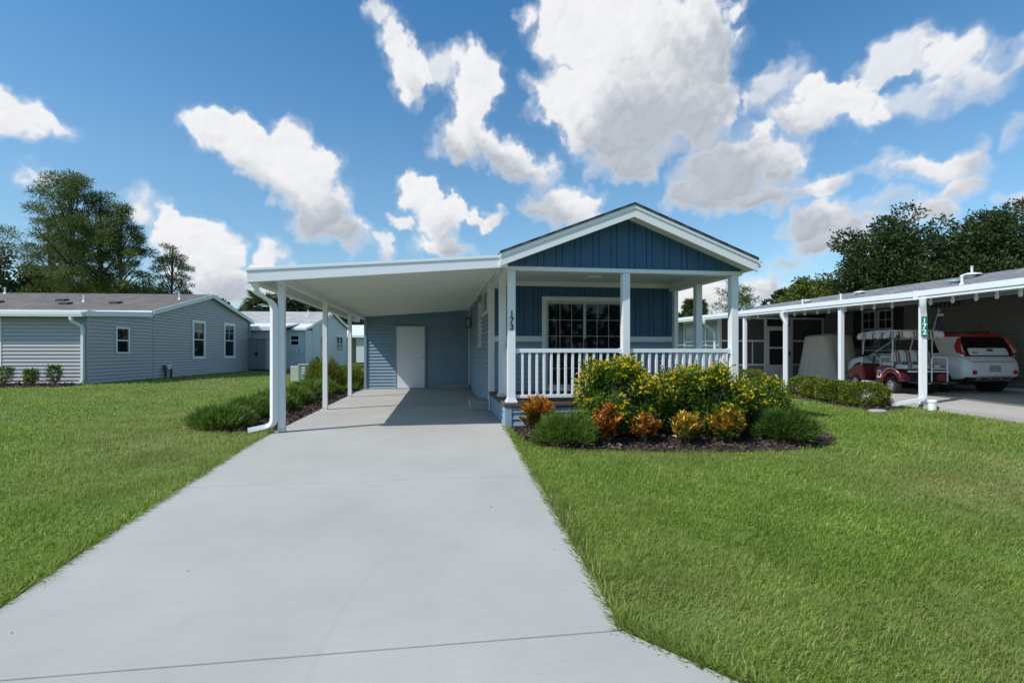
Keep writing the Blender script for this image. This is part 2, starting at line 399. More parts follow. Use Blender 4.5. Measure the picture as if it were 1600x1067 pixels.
M_rubber = mat('tyre_rubber', (.018, .018, .019), .8, var=.2, vscale=20)
M_door = mat('white_door', (.74, .76, .78), .45, var=.03, vscale=2)
M_steel = mat('brushed_steel', (.55, .55, .55), .3, metal=1)
M_alu = mat('white_powder_coat', (.66, .68, .70), .3, var=.03)
M_deck = mat('brown_deck_board', (.12, .085, .065), .7, var=.25, vscale=14, stretch=(1, 12, 1))
M_mauve = mat('mauve_plastic', (.27, .25, .27), .6)
M_bark = mat('bark', (.10, .075, .055), .95, var=.4, vscale=6, bump=.6, bscale=18, stretch=(1, 1, .3))
M_step = mat('step_concrete', (.36, .34, .31), .9, var=.12, vscale=8, bump=.3, bscale=90)
M_shingle_main = shingle_mat('charcoal_shingle', (.05, .05, .055), (.075, .075, .08), 'y')
M_shingle_brown = shingle_mat('brown_shingle', (.135, .112, .098), (.185, .155, .135))
M_shingle_grey = shingle_mat('grey_shingle', (.17, .17, .18), (.24, .24, .25), 'y')
M_roofw = shingle_mat('pale_shingle', (.42, .39, .37), (.50, .47, .45))
M_metalroof = mat('white_metal_roof', (.78, .79, .80), .4, var=.03, vscale=2)

def concrete_mat(name, col, warm):
    m = bpy.data.materials.new(name); m.use_nodes = True
    n, l = m.node_tree.nodes, m.node_tree.links; b = n['Principled BSDF']; b.inputs['Roughness'].default_value = .88
    b.inputs['Specular IOR Level'].default_value = .3
    tc = n.new('ShaderNodeTexCoord')
    def nz(scale, det, st=(1, 1, 1), rough=.6):
        mp = n.new('ShaderNodeMapping'); mp.inputs['Scale'].default_value = st; l.new(tc.outputs['Object'], mp.inputs[0])
        q = n.new('ShaderNodeTexNoise'); q.inputs['Scale'].default_value = scale; q.inputs['Detail'].default_value = det; q.inputs['Roughness'].default_value = rough
        l.new(mp.outputs[0], q.inputs['Vector']); return q.outputs['Fac']
    def mixc(f, a, bb, lo, hi):
        mr = n.new('ShaderNodeMapRange'); mr.inputs[1].default_value = lo; mr.inputs[2].default_value = hi; l.new(f, mr.inputs[0])
        mx = n.new('ShaderNodeMix'); mx.data_type = 'RGBA'; l.new(mr.outputs[0], mx.inputs['Factor'])
        for k, v in (('A', a), ('B', bb)):
            if isinstance(v, tuple): mx.inputs[k].default_value = v + (1,)
            else: l.new(v, mx.inputs[k])
        return mx.outputs['Result']
    c = mixc(nz(.7, 6), tuple(x * .88 for x in col), tuple(x * 1.06 for x in col), .3, .7)
    c = mixc(nz(.45, 5, (1.4, .9, 1)), c, tuple(x * y for x, y in zip(col, warm)), .52, .75)
    def scal(f, lo, hi, a, bb):
        mr = n.new('ShaderNodeMapRange'); mr.inputs[1].default_value = lo; mr.inputs[2].default_value = hi
        mr.inputs[3].default_value = a; mr.inputs[4].default_value = bb; l.new(f, mr.inputs[0]); return mr.outputs[0]
    for f, lo, hi, a, bb in ((nz(1.0, 4, (3, 140, 3)), .3, .7, .94, 1.03), (nz(220, 2), .35, .65, .93, 1.04), (nz(2.6, 9, rough=.75), .6, .78, 1, .9), (nz(26, 3), .70, .76, 1, .84)):
        mx = n.new('ShaderNodeMix'); mx.data_type = 'RGBA'; mx.blend_type = 'MULTIPLY'; mx.inputs['Factor'].default_value = 1
        l.new(c, mx.inputs['A']); l.new(scal(f, lo, hi, a, bb), mx.inputs['B']); c = mx.outputs['Result']
    # faint rubber marks where cars swing in
    for (cx, cy, rr_, wd, dk) in ((3.0, 2.5, 3.62, .022, .955), (3.4, 2.9, 3.45, .03, .975)):
        vs2 = n.new('ShaderNodeVectorMath'); vs2.operation = 'DISTANCE'; sp = n.new('ShaderNodeVectorMath'); sp.operation = 'MULTIPLY'
        l.new(tc.outputs['Object'], sp.inputs[0]); sp.inputs[1].default_value = (1, 1, 0); l.new(sp.outputs[0], vs2.inputs[0]); vs2.inputs[1].default_value = (cx, cy, 0)
        d_ = n.new('ShaderNodeMath'); d_.operation = 'SUBTRACT'; l.new(vs2.outputs['Value'], d_.inputs[0]); d_.inputs[1].default_value = rr_
        ab = n.new('ShaderNodeMath'); ab.operation = 'ABSOLUTE'; l.new(d_.outputs[0], ab.inputs[0])
        mr = n.new('ShaderNodeMapRange'); mr.inputs[1].default_value = 0; mr.inputs[2].default_value = wd; mr.inputs[3].default_value = dk; mr.inputs[4].default_value = 1; l.new(ab.outputs[0], mr.inputs[0])
        mx = n.new('ShaderNodeMix'); mx.data_type = 'RGBA'; mx.blend_type = 'MULTIPLY'; mx.inputs['Factor'].default_value = 1
        l.new(c, mx.inputs['A']); l.new(mr.outputs[0], mx.inputs['B']); c = mx.outputs['Result']
    l.new(c, b.inputs['Base Color'])
    bp = n.new('ShaderNodeBump'); bp.inputs['Strength'].default_value = .25; bp.inputs['Distance'].default_value = .004
    l.new(nz(160, 4), bp.inputs['Height']); l.new(bp.outputs[0], b.inputs['Normal'])
    return m
M_conc = concrete_mat('broom_finished_concrete', (.440, .425, .390), (1.02, 1.0, .95))
M_conc2 = concrete_mat('carport_concrete', (.44, .415, .385), (.93, .92, .90))

# ------------------------------------------------------------------ ground
def slope(y):
    y = np.asarray(y, float)
    a = np.where(y > 8.8, 0, np.where(y > 6.8, -.07 * (8.8 - y) ** 2 / 4, .07 * (y - 7.8)))
    return np.maximum(a, -.47)
def sm(x, a, b):
    t = np.clip((np.asarray(x, float) - a) / (b - a), 0, 1); return t * t * (3 - 2 * t)
def ground_h(x, y):
    x = np.asarray(x, float); y = np.asarray(y, float)
    h = slope(y) + .10 * sm(y, 12, 22) * sm(-x, 3, 9) + .07 * sm(x, 6.5, 9.5) * sm(y, 8, 11)
    h = h - .10 * np.exp(-((x + 7.2 + .06 * (y - 14)) / 1.5) ** 2) * sm(y, 6, 12)      # shallow drainage swale
    return h - .03
def gh(x, y): return float(ground_h(x, y))

M_ground = leaf_mat('lawn_soil', [(0, (.110, .170, .026)), (1, (.120, .185, .030))], trans=0, rough=.95,
                    patch=.5, pcol=(.170, .180, .070), pscale=.35, patch2=.35, pcol2=(.065, .11, .022))
xs = np.concatenate([np.linspace(-900, -60, 15)[:-1], np.linspace(-60, 60, 241), np.linspace(60, 900, 15)[1:]])
ys = np.concatenate([np.linspace(-300, -12, 9)[:-1], np.linspace(-12, 80, 185), np.linspace(80, 1500, 16)[1:]])
gx, gy = np.meshgrid(xs, ys); gz = ground_h(gx, gy) - .012
V = np.stack([gx.ravel(), gy.ravel(), gz.ravel()], 1); nx = len(xs)
ii, jj = np.meshgrid(np.arange(nx - 1), np.arange(len(ys) - 1)); k = (jj * nx + ii).ravel()
ground = np_obj('ground', V, [np.stack([k, k + 1, k + nx + 1, k + nx], 1)], M_ground, rnd=np.full(len(V), .5))
for p in ground.data.polygons: p.use_smooth = True
tag(ground, kind='structure')

# driveway and carport slab, jointed; one sheet of concrete bays over a darker joint bed
def bay(mb, pts_l, pts_r, thick=.16, n=8):
    """bay between y0,y1 whose left / right edges run along the two given lines ((x,y),(x,y))"""
    (xl0, y0), (xl1, y1) = pts_l; (xr0, _), (xr1, _) = pts_r
    rows = []
    for i in range(n + 1):
        t = i / n; y = y0 + (y1 - y0) * t; z = float(slope(y))
        rows.append(((xl0 + (xl1 - xl0) * t, y), (xr0 + (xr1 - xr0) * t, y), z))
    b = len(mb.v)
    for (l_, r_, z) in rows:
        mb.v += [(l_[0], l_[1], z), (r_[0], r_[1], z), (l_[0], l_[1], z - thick), (r_[0], r_[1], z - thick)]
    for i in range(n):
        a = b + i * 4; c = a + 4
        mb.f += [(a, a+1, c+1, c), (a+2, c+2, c+3, a+3), (a, c, c+2, a+2), (a+1, a+3, c+3, c+1)]
    mb.f += [(b, b+2, b+3, b+1), (b+4*n, b+4*n+1, b+4*n+3, b+4*n+2)]
g = .005
mb = MB()
bay(mb, ((-2.55, 2.75 + g), (-2.58, 5.55 - g)), ((1.02, 2.83), (1.06, 5.55)))
bay(mb, ((-2.58, 5.55 + g), (-2.45, 8.25 - g)), ((1.06, 5.55), (1.12, 8.25)))
bay(mb, ((-4.6, -1.5), (-3.2, 1.6)), ((3.4, -1.5), (2.05, 1.6)))
bay(mb, ((-3.2, 1.6), (-2.55, 2.75 - g)), ((2.05, 1.6), (1.02, 2.75)), n=4)
tag(mb.build('driveway', M_conc, bevel=.006), kind='structure')
mb = MB()
for y0, y1 in ((8.25, 11.2), (11.2, 14.2), (14.2, 17.06)):
    bay(mb, ((-2.45, y0 + g), (-2.45, y1 - g)), ((1.12, y0), (1.12, y1)), n=3)
tag(mb.build('carport_floor', M_conc2, bevel=.006), kind='structure')
mb = MB(); bay(mb, ((-2.40, 1.7), (-2.40, 17.0)), ((.98, 1.7), (1.08, 17.0)), n=30)
jb = mb.build('joint_bed', M_dark); jb.location.z = -.045; tag(jb, kind='structure')
# neighbour's parking slab
mb = MB()
N = 14
def slabr(x0, x1, y0, y1):
    b = len(mb.v)
    for i in range(N + 1):
        y = y0 + (y1 - y0) * i / N
        for x in (x0, x1):
            z = gh(max(x, 9.9), y) + .075; mb.v += [(x, y, z), (x, y, z - .2)]
    for i in range(N):
        a = b + i * 4; c = a + 4; mb.f += [(a, a+2, c+2, c), (a, c, c+1, a+1), (a+2, a+3, c+3, c+2)]
    mb.f += [(b, b+1, b+3, b+2)]
slabr(10.25, 16.1, -6, 9.5); slabr(10.25, 16.1, 9.51, 19.3); slabr(9.2, 10.245, 14.2, 15.9)
tag(mb.build('parking_slab', M_conc2), kind='structure')

# ------------------------------------------------------------------ building pieces
def siding(mb, f, z0, z1, ur, holes=(), pitch=.105, dep=.024, n0=0.0, zref=0.0):
    gap = pitch * (.13 if pitch < .11 else .2)
    O, U, N = f
    k0 = math.floor((z0 - zref) / pitch); z = zref + k0 * pitch
    P = lambda u, n, zz: O + U * u + N * (n0 + n) + Vector((0, 0, zz))
    while z < z1 - 1e-6:
        cuts = sorted({max(z, z0), min(z + pitch, z1)} | ({z + gap} if z0 < z + gap < z1 else set()) | {c for h in holes for c in h[2:4] if max(z, z0) < c < min(z + pitch, z1)})
        for a, b in zip(cuts[:-1], cuts[1:]):
            if b - a < 1e-4: continue
            la, ra = ur(a); lb, rb = ur(b)
            segs = [((la, lb), (ra, rb))]
            for h in holes:
                if h[2] < (a + b) / 2 < h[3]:
                    new = []
                    for (l_, r_) in segs:
                        if h[1] <= l_[0] or h[0] >= r_[0]: new.append((l_, r_)); continue
                        if h[0] > l_[0]: new.append((l_, (h[0], h[0])))
                        if h[1] < r_[0]: new.append(((h[1], h[1]), r_))
                    segs = new
            under = b <= z + gap + 1e-6
            if under: na = nb = -.012
            else: na = dep * (1 - ((a - z) / pitch) ** 1.6); nb = dep * (1 - ((b - z) / pitch) ** 1.6)
            for (l_, r_) in segs:
                if r_[0] - l_[0] < .002 and r_[1] - l_[1] < .002: continue
                mb.add([P(l_[0], na, a), P(r_[0], na, a), P(r_[1], nb, b), P(l_[1], nb, b)], [(0, 1, 2, 3)])
                if abs(a - z - gap) < 1e-6:
                    mb.add([P(l_[0], -.012, a), P(r_[0], -.012, a), P(r_[0], na, a), P(l_[0], na, a)], [(0, 1, 2, 3)])
        z += pitch
    return mb
def window(parent, f, u0, u1, z0, z1, tw=.055, rail=True, grid=(2, 2), low_grid=None, M=None, glass=None, n0=.0, sash=.035):
    M = M or M_white
    m = MB()
    m.obox(f, u0, u1, n0 - .03, n0 + .032, z0, z0 + tw).obox(f, u0, u1, n0 - .03, n0 + .032, z1 - tw, z1)
    m.obox(f, u0, u0 + tw, n0 - .03, n0 + .030, z0 + tw, z1 - tw).obox(f, u1 - tw, u1, n0 - .03, n0 + .030, z0 + tw, z1 - tw)
    a0, a1, b0, b1 = u0 + tw, u1 - tw, z0 + tw, z1 - tw
    mid = (b0 + b1) / 2
    if rail: m.obox(f, a0, a1, n0 - .03, n0 + .016, mid - .025, mid + .025)
    def muntins(g, c0, c1):
        for i in range(1, g[0]):
            u = a0 + (a1 - a0) * i / g[0]; m.obox(f, u - .009, u + .009, n0 - .03, n0 + .004, c0, c1)
        for j in range(1, g[1]):
            zz = c0 + (c1 - c0) * j / g[1]; m.obox(f, a0, a1, n0 - .03, n0 + .0025, zz - .009, zz + .009)
    if rail:
        if grid: muntins(grid, mid + .025, b1)
        if low_grid: muntins(low_grid, b0, mid - .025)
    elif grid: muntins(grid, b0, b1)
    w = m.build('window', M, parent)
    p = MB().obox(f, a0 - .01, a1 + .01, n0 - .025, n0 - .012, b0 - .01, b1 + .01)
    p.build('pane', glass or M_glass, w)
    return w
def text_mesh(name, body, size, loc, rot, m, parent=None, depth=.004, align='CENTER', space=1.0):
    cu = bpy.data.curves.new(name, 'FONT'); cu.body = body; cu.size = size; cu.extrude = depth; cu.offset = size * .022
    cu.align_x = align; cu.align_y = 'CENTER'; cu.space_line = space
    t = bpy.data.objects.new(name + '_source', cu); COL.objects.link(t)
    bpy.context.view_layer.update()
    me = bpy.data.meshes.new_from_object(t.evaluated_get(bpy.context.evaluated_depsgraph_get()))
    bpy.data.objects.remove(t); bpy.data.curves.remove(cu)
    me.name = name; me.materials.clear(); me.materials.append(m)
    M4 = Matrix.Translation(Vector(loc)) @ rot.to_4x4()
    off = Vector((0, 0, 0))
    if parent is not None:
        q = parent
        while q.parent is not None: q = q.parent
        off = OFF.get(q.name, off)
    me.transform(Matrix.Translation(-off) @ M4)
    o = bpy.data.objects.new(name, me); COL.objects.link(o)
    if parent is not None: o.parent = parent
    return o
FRONT = Matrix.Rotation(R(90), 3, 'X')           # text standing up, read from -Y
def downspout(parent, name, pts, U, w=.075, d=.06, M=None):
    """smoothed rectangular pipe through the points"""
    P = [Vector(p) for p in pts]; out = [P[0]]
    for a, b, c in zip(P[:-2], P[1:-1], P[2:]):
        r = min(.10, (b - a).length * .45, (c - b).length * .45)
        s, e = b + (a - b).normalized() * r, b + (c - b).normalized() * r
        for t in (0, .25, .5, .75, 1): out.append(s * (1 - t) ** 2 + b * 2 * t * (1 - t) + e * t * t)
    out.append(P[-1])
    return MB().rtube(out, w, d, U).build(name, M or M_white, parent, smooth=True)

# ------------------------------------------------------------------ the blue cottage
X0, X1, YF, YW, YE = 1.06, 5.10, 8.07, 10.5, 20.2
RX, RZ, RS = 3.07, 3.56, .386           # ridge
HZ0 = .39                               # deck
house = thing('cottage', 'small slate blue cottage with white trimmed gable and railed front porch', 'house', (3.08, 14.0, 0))
wt = lambda x: RZ - .17 - RS * abs(x - RX)
fF = fr((0, YW, 0), (1, 0, 0), (0, -1, 0))     # porch back wall
fL = fr((X0, 0, 0), (0, 1, 0), (-1, 0, 0))     # left wall
fS = fr((0, YF, 0), (1, 0, 0), (0, -1, 0))     # front plane
# core behind the siding
MB().prism([(X0 + .02, -.1), (X1 - .02, -.1), (X1 - .02, 2.68), (RX, 3.3), (X0 + .02, 2.68)], 'y', YW + .08, YE).build('core', M_dark, house)
DU0, DU1, DZ1 = 2.14, 3.98, 2.36
for ua, ub in ((X0, DU0), (DU1, X1)):
    m = MB(); siding(m, fF, HZ0, 1.42, lambda z: (ua, ub), n0=-.02); m.build('porch_wall', M_blue, house)
def batten(mb, f, u0, u1, z0, ztop, holes=(), seed=1):
    rg = random.Random(seed); u = u0; i = 0
    while u < u1 - 1e-3:
        w = (.205, .10)[i % 2]; i += 1
        a, b = u, min(u + w, u1); u = b
        if b - a < .03: continue
        a += .006; b -= .006
        zs = [(z0, None)]
        for h in holes:
            if h[0] < (a + b) / 2 < h[1]: zs = [(h[3], None)]
        for (lo, _) in zs:
            ta, tb = ztop(a), ztop(b)
            pts = [(a, lo), (b, lo), (b, tb)]
            if a < RX < b: pts.append((RX, ztop(RX)))
            pts.append((a, ta))
            if min(ta, tb) > lo + .01: mb.oprism(f, pts, 0, .018)
    return mb
m = MB(); m.obox(fF, X0 + .01, DU0, -.06, .001, 1.45, 2.72).obox(fF, DU1, X1 - .01, -.06, .001, 1.45, 2.72).obox(fF, DU0, DU1, -.06, .001, DZ1, 2.72)
for a, b, lo in ((X0 + .09, DU0, 1.53), (DU1, X1 - .09, 1.53), (DU0, DU1, DZ1)):
    batten(m, fF, a, b, lo, lambda u: 2.70, seed=int(a * 10))
m.build('porch_upper_wall', M_navy, house)
m = MB().obox(fF, X0 + .09, DU0 - .002, -.02, .03, 1.42, 1.53).obox(fF, DU1 + .002, X1 - .09, -.02, .03, 1.42, 1.53)
each(m, 'belt_trim', M_trim, house, .004)
m = MB()
m.obox(fF, X0 - .03, X0 + .088, -.02, .034, HZ0, 2.70).obox(fF, X1 - .088, X1 + .03, -.02, .034, HZ0, 2.70)
each(m, 'corner_trim', M_trim, house, .004)
# sliding door
m = MB()
m.obox(fF, DU0, DU1, -.02, .045, DZ1 - .09, DZ1).obox(fF, DU0, DU0 + .09, -.02, .043, HZ0, DZ1 - .09).obox(fF, DU1 - .09, DU1, -.02, .043, HZ0, DZ1 - .09)
m.obox(fF, DU0 + .09, DU1 - .09, -.02, .04, HZ0, HZ0 + .05)
sd = m.build('sliding_door', M_trim, house, bevel=.004)
um = (DU0 + DU1) / 2
m = MB()
for a, b, n in ((DU0 + .09, um + .03, .0), (um - .03, DU1 - .09, .022)):
    m.obox(fF, a, a + .05, n - .02, n + .012, HZ0 + .05, DZ1 - .09).obox(fF, b - .05, b, n - .02, n + .012, HZ0 + .05, DZ1 - .09)
    m.obox(fF, a + .05, b - .05, n - .02, n + .011, HZ0 + .05, HZ0 + .13).obox(fF, a + .05, b - .05, n - .02, n + .011, DZ1 - .15, DZ1 - .09)
    for i in (1, 2):
        u = a + .05 + (b - a - .1) * i / 3; m.obox(fF, u - .005, u + .005, n - .018, n - .006, HZ0 + .13, DZ1 - .15)
    for j in range(1, 5):
        z = HZ0 + .13 + (DZ1 - .28 - HZ0) * j / 5; m.obox(fF, a + .05, b - .05, n - .018, n - .0075, z - .005, z + .005)
m.build('sash', mat('grey_white_sash', (.50, .51, .52), .4), sd)
each(MB().obox(fF, DU0 + .1, um, -.022, -.012, HZ0 + .06, DZ1 - .1).obox(fF, um - .02, DU1 - .1, -.0, .009, HZ0 + .06, DZ1 - .1), 'pane', M_glass, sd)
MB().obox(fF, um - .018, um + .018, .034, .07, 1.28, 1.48).build('handle', M_black, sd, bevel=.006)
# left wall (faces the carport)
m = MB(); siding(m, fL, -.05, 2.66, lambda z: (YW, YE), [(10.62, 11.98, 2.02, 2.60), (12.55, 13.2, 1.33, 2.42)])
m.build('left_wall', M_blue, house)
window(house, fL, 10.62, 11.98, 2.02, 2.60, rail=False, grid=None, n0=.02, tw=.07)
window(house, fL, 12.55, 13.2, 1.33, 2.42, n0=.02)
m = MB(); siding(m, fr((X1, 0, 0), (0, 1, 0), (1, 0, 0)), -.05, 2.66, lambda z: (YW, YE)); m.build('right_wall', M_blue, house)
MB().obox(fL, YW, YW + .10, .0, .035, -.05, 2.66).build('edge_trim', M_trim, house, bevel=.004)
m = MB().tube([(X0, 13.1, .36), (X0 - .07, 13.1, .36), (X0 - .10, 13.1, .31)], .016, 8).lathe([(.0, .03), (.035, .03), (.035, .045), (0, .045)], (X0 - .06, 13.1, .36), 'z', 10)
m.build('hose_bib', M_steel, house, smooth=True)
# coach lamp by the carport
lp = MB().obox(fL, 16.13, 16.25, .01, .035, 2.0, 2.22).obox(fL, 16.12, 16.26, .06, .20, 2.24, 2.27).obox(fL, 16.13, 16.25, .07, .19, 1.96, 1.99)
for a in (16.125, 16.235):
    for b in (.07, .175): lp.obox(fL, a, a + .02, b, b + .02, 1.99, 2.24)
lp.obox(fL, 16.17, 16.21, .03, .1, 2.275, 2.3)
lo = lp.build('wall_lamp', M_black, house)
MB().obox(fL, 16.15, 16.23, .095, .17, 1.995, 2.235).build('lamp_glass', mat('frosted_glass', (.6, .6, .58), .3), lo)
# porch skirt, deck, posts
m = MB(); siding(m, fS, -.10, .325, lambda z: (X0 + .1, X1 - .1), n0=-.02, zref=.325 - .42)
siding(m, fL, -.05, .325, lambda z: (YF + .1, YW - .002), n0=-.02, zref=.325 - .42)
siding(m, fr((X1, 0, 0), (0, 1, 0), (1, 0, 0)), -.05, .325, lambda z: (YF + .1, YW), n0=-.02, zref=.325 - .42)
m.build('skirt', M_blue, house)
m = MB().box(X0 - .01, X0 + .10, YF - .01, YF + .10, -.1, .325).box(X1 - .10, X1 + .01, YF - .01, YF + .10, -.1, .325)
each(m, 'skirt_corner', M_blue, house, .004)
m = MB(); y = YF - .03; rg = random.Random(3)
while y < YW - .05:
    m.box(X0 - .03, X1 + .03, y, y + .133, .345 + rg.uniform(-.0015, .0015), HZ0); y += .139
m.box(X0 - .02, X1 + .02, YF - .02, YW - .05, .326, .344)
m.build('deck', M_deck, house)
BZ = 2.50
def post(x, y, z0=HZ0, z1=BZ, w=.125, parent=house, M=None):
    m = MB().box(x - w/2, x + w/2, y - w/2, y + w/2, z0, z1)
    m.prism([(x - w/2 - .03, y - w/2 - .03), (x + w/2 + .03, y - w/2 - .03), (x + w/2 + .03, y + w/2 + .03), (x - w/2 - .03, y + w/2 + .03)], 'z', z0, z0 + .035)
    m.box(x - w/2 - .012, x + w/2 + .012, y - w/2 - .012, y + w/2 + .012, z0 + .035, z0 + .07)
    return m.build('post', M or M_white, parent, bevel=.005)
PXL, PXR, PY = X0 + .10, X1 - .10, YF + .07
pL = post(PXL, PY); post(3.07, PY); post(PXR, PY); post(PXL, 9.3); post(PXR, 9.35); post(PXR, 10.3, w=.09)
text_mesh('house_number', '1\n7\n3', .135, (PXL, PY - .066, 1.70), FRONT, M_black, pL, space=.78)
def railing(p, q, n):
    p, q = Vector(p), Vector(q); d = (q - p).normalized(); s = Vector((-d.y, d.x, 0)); L = (q - p).length
    f = (Vector((p.x, p.y, 0)), d, s)
    m = MB().oprism(f, [(0, 1.175), (.05, 1.175), (.05, 1.19), (L - .05, 1.19), (L - .05, 1.175), (L, 1.175), (L, 1.262), (L - .05, 1.262), (L - .05, 1.255), (.05, 1.255), (.05, 1.262), (0, 1.262)], -.032, .032)
    r = m.build('railing', M_white, house, bevel=.008)
    MB().obox(f, 0, L, -.026, .026, .46, .515).build('bottom_rail', M_white, r, bevel=.006)
    st = L / (n + 1); b0 = None
    for i in range(n):
        u = st * (i + 1); c = p + d * u
        if b0 is None:
            b0 = MB().obox(f, u - .02, u + .02, -.02, .02, .515, 1.19).build('baluster', M_white, r, bevel=.004); u0 = c
        else:
            b = b0.copy(); COL.objects.link(b); b.parent = r; b.location = (c - u0)
railing((PXL + .063, PY, 0), (3.07 - .063, PY, 0), 14)
railing((3.07 + .063, PY, 0), (PXR - .063, PY, 0), 14)
railing((PXR, PY + .063, 0), (PXR, 9.35 - .063, 0), 9)
railing((PXR, 9.35 + .063, 0), (PXR, 10.25, 0), 6)
railing((PXL, PY + .063, 0), (PXL, 9.3 - .063, 0), 9)
# beams, ceiling, gable
m = MB().box(X0, X1 + .02, YF - .012, YF + .14, BZ, 2.567)
m.build('front_beam', M_white, house, bevel=.004)
m = MB().box(X0, X0 + .17, YF + .14, YW - .04, BZ, 2.69).box(X1 - .17, X1 + .004, YF + .14, YW - .04, BZ, 2.70)
each(m, 'side_beam', M_trim, house, .004)
m = MB().box(X0 + .172, X1 - .172, YF + .143, YW - .001, 2.665, 2.70)
m.box(X0 + .173, X1 - .173, YW - .05, YW - .02, 2.57, 2.664)
m.build('porch_ceiling', M_trim, house)
m = MB().box(2.85, 3.12, 9.5, 9.7, 2.63, 2.664)
for i in range(5): m.box(2.87 + i*.05, 2.895 + i*.05, 9.51, 9.69, 2.622, 2.6295)
m.build('ceiling_vent', M_white, house)
m = MB().oprism(fS, [(X0, 2.567), (X1, 2.567), (X1, wt(X1) + .05), (RX, wt(RX) + .05), (X0, wt(X0) + .05)], -.12, .0)
batten(m, fS, X0 + .005, X1 - .005, 2.569, lambda u: wt(u) + .02, seed=5)
m.build('gable', M_navy, house)
# roof: two slopes, rake boards, soffit
EX0, EX1, RY0, RY1 = .93, 5.19, 7.72, YE + .25
def rz(x): return RZ - RS * abs(x - RX)
roof = MB().prism([(EX0, rz(EX0) - .035), (RX, RZ - .035), (EX1, rz(EX1) - .035), (EX1, rz(EX1)), (RX, RZ), (EX0, rz(EX0))], 'y', RY0 - .02, RY1)
rf = roof.build('roof', M_shingle_main, house)
m = MB()
for (a, b) in ((EX0, RX), (RX, EX1)):
    m.prism([(a, rz(a) - .036), (b, rz(b) - .036), (b, rz(b) - .085), (a, rz(a) - .085)], 'y', RY0 - .008, RY0 + .03)
    m.prism([(a, rz(a) - .0851), (b, rz(b) - .0851), (b, rz(b) - .225), (a, rz(a) - .225)], 'y', RY0 + .008, RY0 + .045)
m.build('rake_board', M_trim, house)
m = MB()
for (a, b) in ((EX0, RX), (RX, EX1)):
    m.prism([(a, rz(a) - .165), (b, rz(b) - .165), (b, rz(b) - .18), (a, rz(a) - .18)], 'y', RY0 + .046, YF - .019)
m.prism([(EX0 + .01, rz(EX0) - .03), (X0, rz(X0) - .05), (X0, rz(X0) - .16), (EX0 + .01, rz(EX0) - .19)], 'y', YF, RY1 - .02)
m.prism([(EX1 - .01, rz(EX1) - .03), (X1, rz(X1) - .05), (X1, rz(X1) - .16), (EX1 - .01, rz(EX1) - .19)], 'y', RY0 + .05, RY1 - .02)
m.build('soffit', M_trim, house)
m = MB().rtube([(EX1 + .05, RY0 + .08, rz(EX1) - .09), (EX1 + .05, RY1, rz(EX1) - .09)], .10, .10, (1, 0, 0))
m.box(EX1 + .09, EX1 + .125, RY0 + .08, RY1, rz(EX1) - .06, rz(EX1) - .035)
m.build('gutter', M_white, house)

# ------------------------------------------------------------------ storage room at the end of the carport
shed = thing('storage_room', 'slate blue storage room with plain white door closing the end of the carport', 'storage room', (-.6, 18.2, 0))
fB = fr((0, 17.06, 0), (1, 0, 0), (0, -1, 0))
ct = lambda x: 2.36 + (x + 2.72) / 3.72 * .31
zt = lambda x: ct(x) - .012
MB().prism([(-2.33, -.1), (X0 - .03, -.1), (X0 - .03, zt(X0) - .1), (-2.33, zt(-2.33) - .1)], 'y', 17.10, 19.6).build('core', M_dark, shed)
m = MB()
siding(m, fB, -.02, 2.34, lambda z: (-2.30, X0 - .02), [(-1.37, -.42, -.1, 2.05)], n0=-.015)
def urb(z): return (max(-2.30, (z - 2.355) / .29 * 3.7 - 2.65), X0 - .02)
siding(m, fB, 2.34, 2.655, urb, [], n0=-.015, zref=0)
siding(m, fr((-2.35, 0, 0), (0, 1, 0), (-1, 0, 0)), -.02, 2.36, lambda z: (17.1, 19.6))
m.build('wall', M_blue, shed)
MB().box(-2.37, -2.29, 17.02, 17.10, -.02, 2.34).build('corner_trim', M_blue, shed, bevel=.004)
m = MB().box(-1.39, -1.35, 17.01, 17.07, .0, 2.03).box(-.44, -.40, 17.01, 17.07, .0, 2.03).box(-1.39, -.40, 17.01, 17.07, 2.0305, 2.07)
m.build('door_frame', M_blue, shed)
dr = MB().box(-1.347, -.443, 17.025, 17.06, .02, 2.028).build('door', M_door, shed, bevel=.003)
MB().lathe([(.0, -.075), (.026, -.07), (.03, -.05), (.022, -.035), (.012, -.03), (.012, -.008), (.034, -.006), (.034, 0)], (-.51, 17.024, 1.02), 'y', 16).build('knob', M_steel, dr, smooth=True)
MB().box(X0 - .06, X0 - .018, 17.0, 17.045, .0, 2.6).build('downpipe', M_white, shed)

# ------------------------------------------------------------------ carport
cp = thing('carport', 'white aluminium carport roof on slim posts beside the blue cottage', 'carport', (-.8, 12.5, 0))
CX0, CX1, CY0, CY1 = -2.70, 1.0, 7.75, 17.5
def cz(x): return 2.385 + (x + 2.65) / 3.7 * .29
# ribbed pan panels, running down the slope
m = MB(); y = CY0 + .05; prof = []
while y < CY1 - .3:
    prof += [(y, 0), (y + .006, -.05), (y + .024, -.05), (y + .028, 0), (y + .10, 0), (y + .106, -.02), (y + .116, -.02), (y + .122, 0), (y + .205, 0), (y + .211, -.02), (y + .221, -.02), (y + .227, 0), (y + .319, 0)]
    y += .32
vs_, fs_ = [], []
for (yy, d) in prof:
    for x in (CX0 + .06, CX1 + .03): vs_.append((x, yy, cz(x) - .042 + d))
for i in range(len(prof) - 1): fs_.append((2*i, 2*i+1, 2*i+3, 2*i+2))
m.add(vs_, fs_)
b = len(m.v)
m.prism([(CX0 + .02, cz(CX0) - .008), (CX1 + .04, cz(CX1) - .008), (CX1 + .04, cz(CX1) + .004), (CX0 + .02, cz(CX0) + .004)], 'y', CY0 + .02, CY1)
m.build('roof_panel', M_pan, cp)
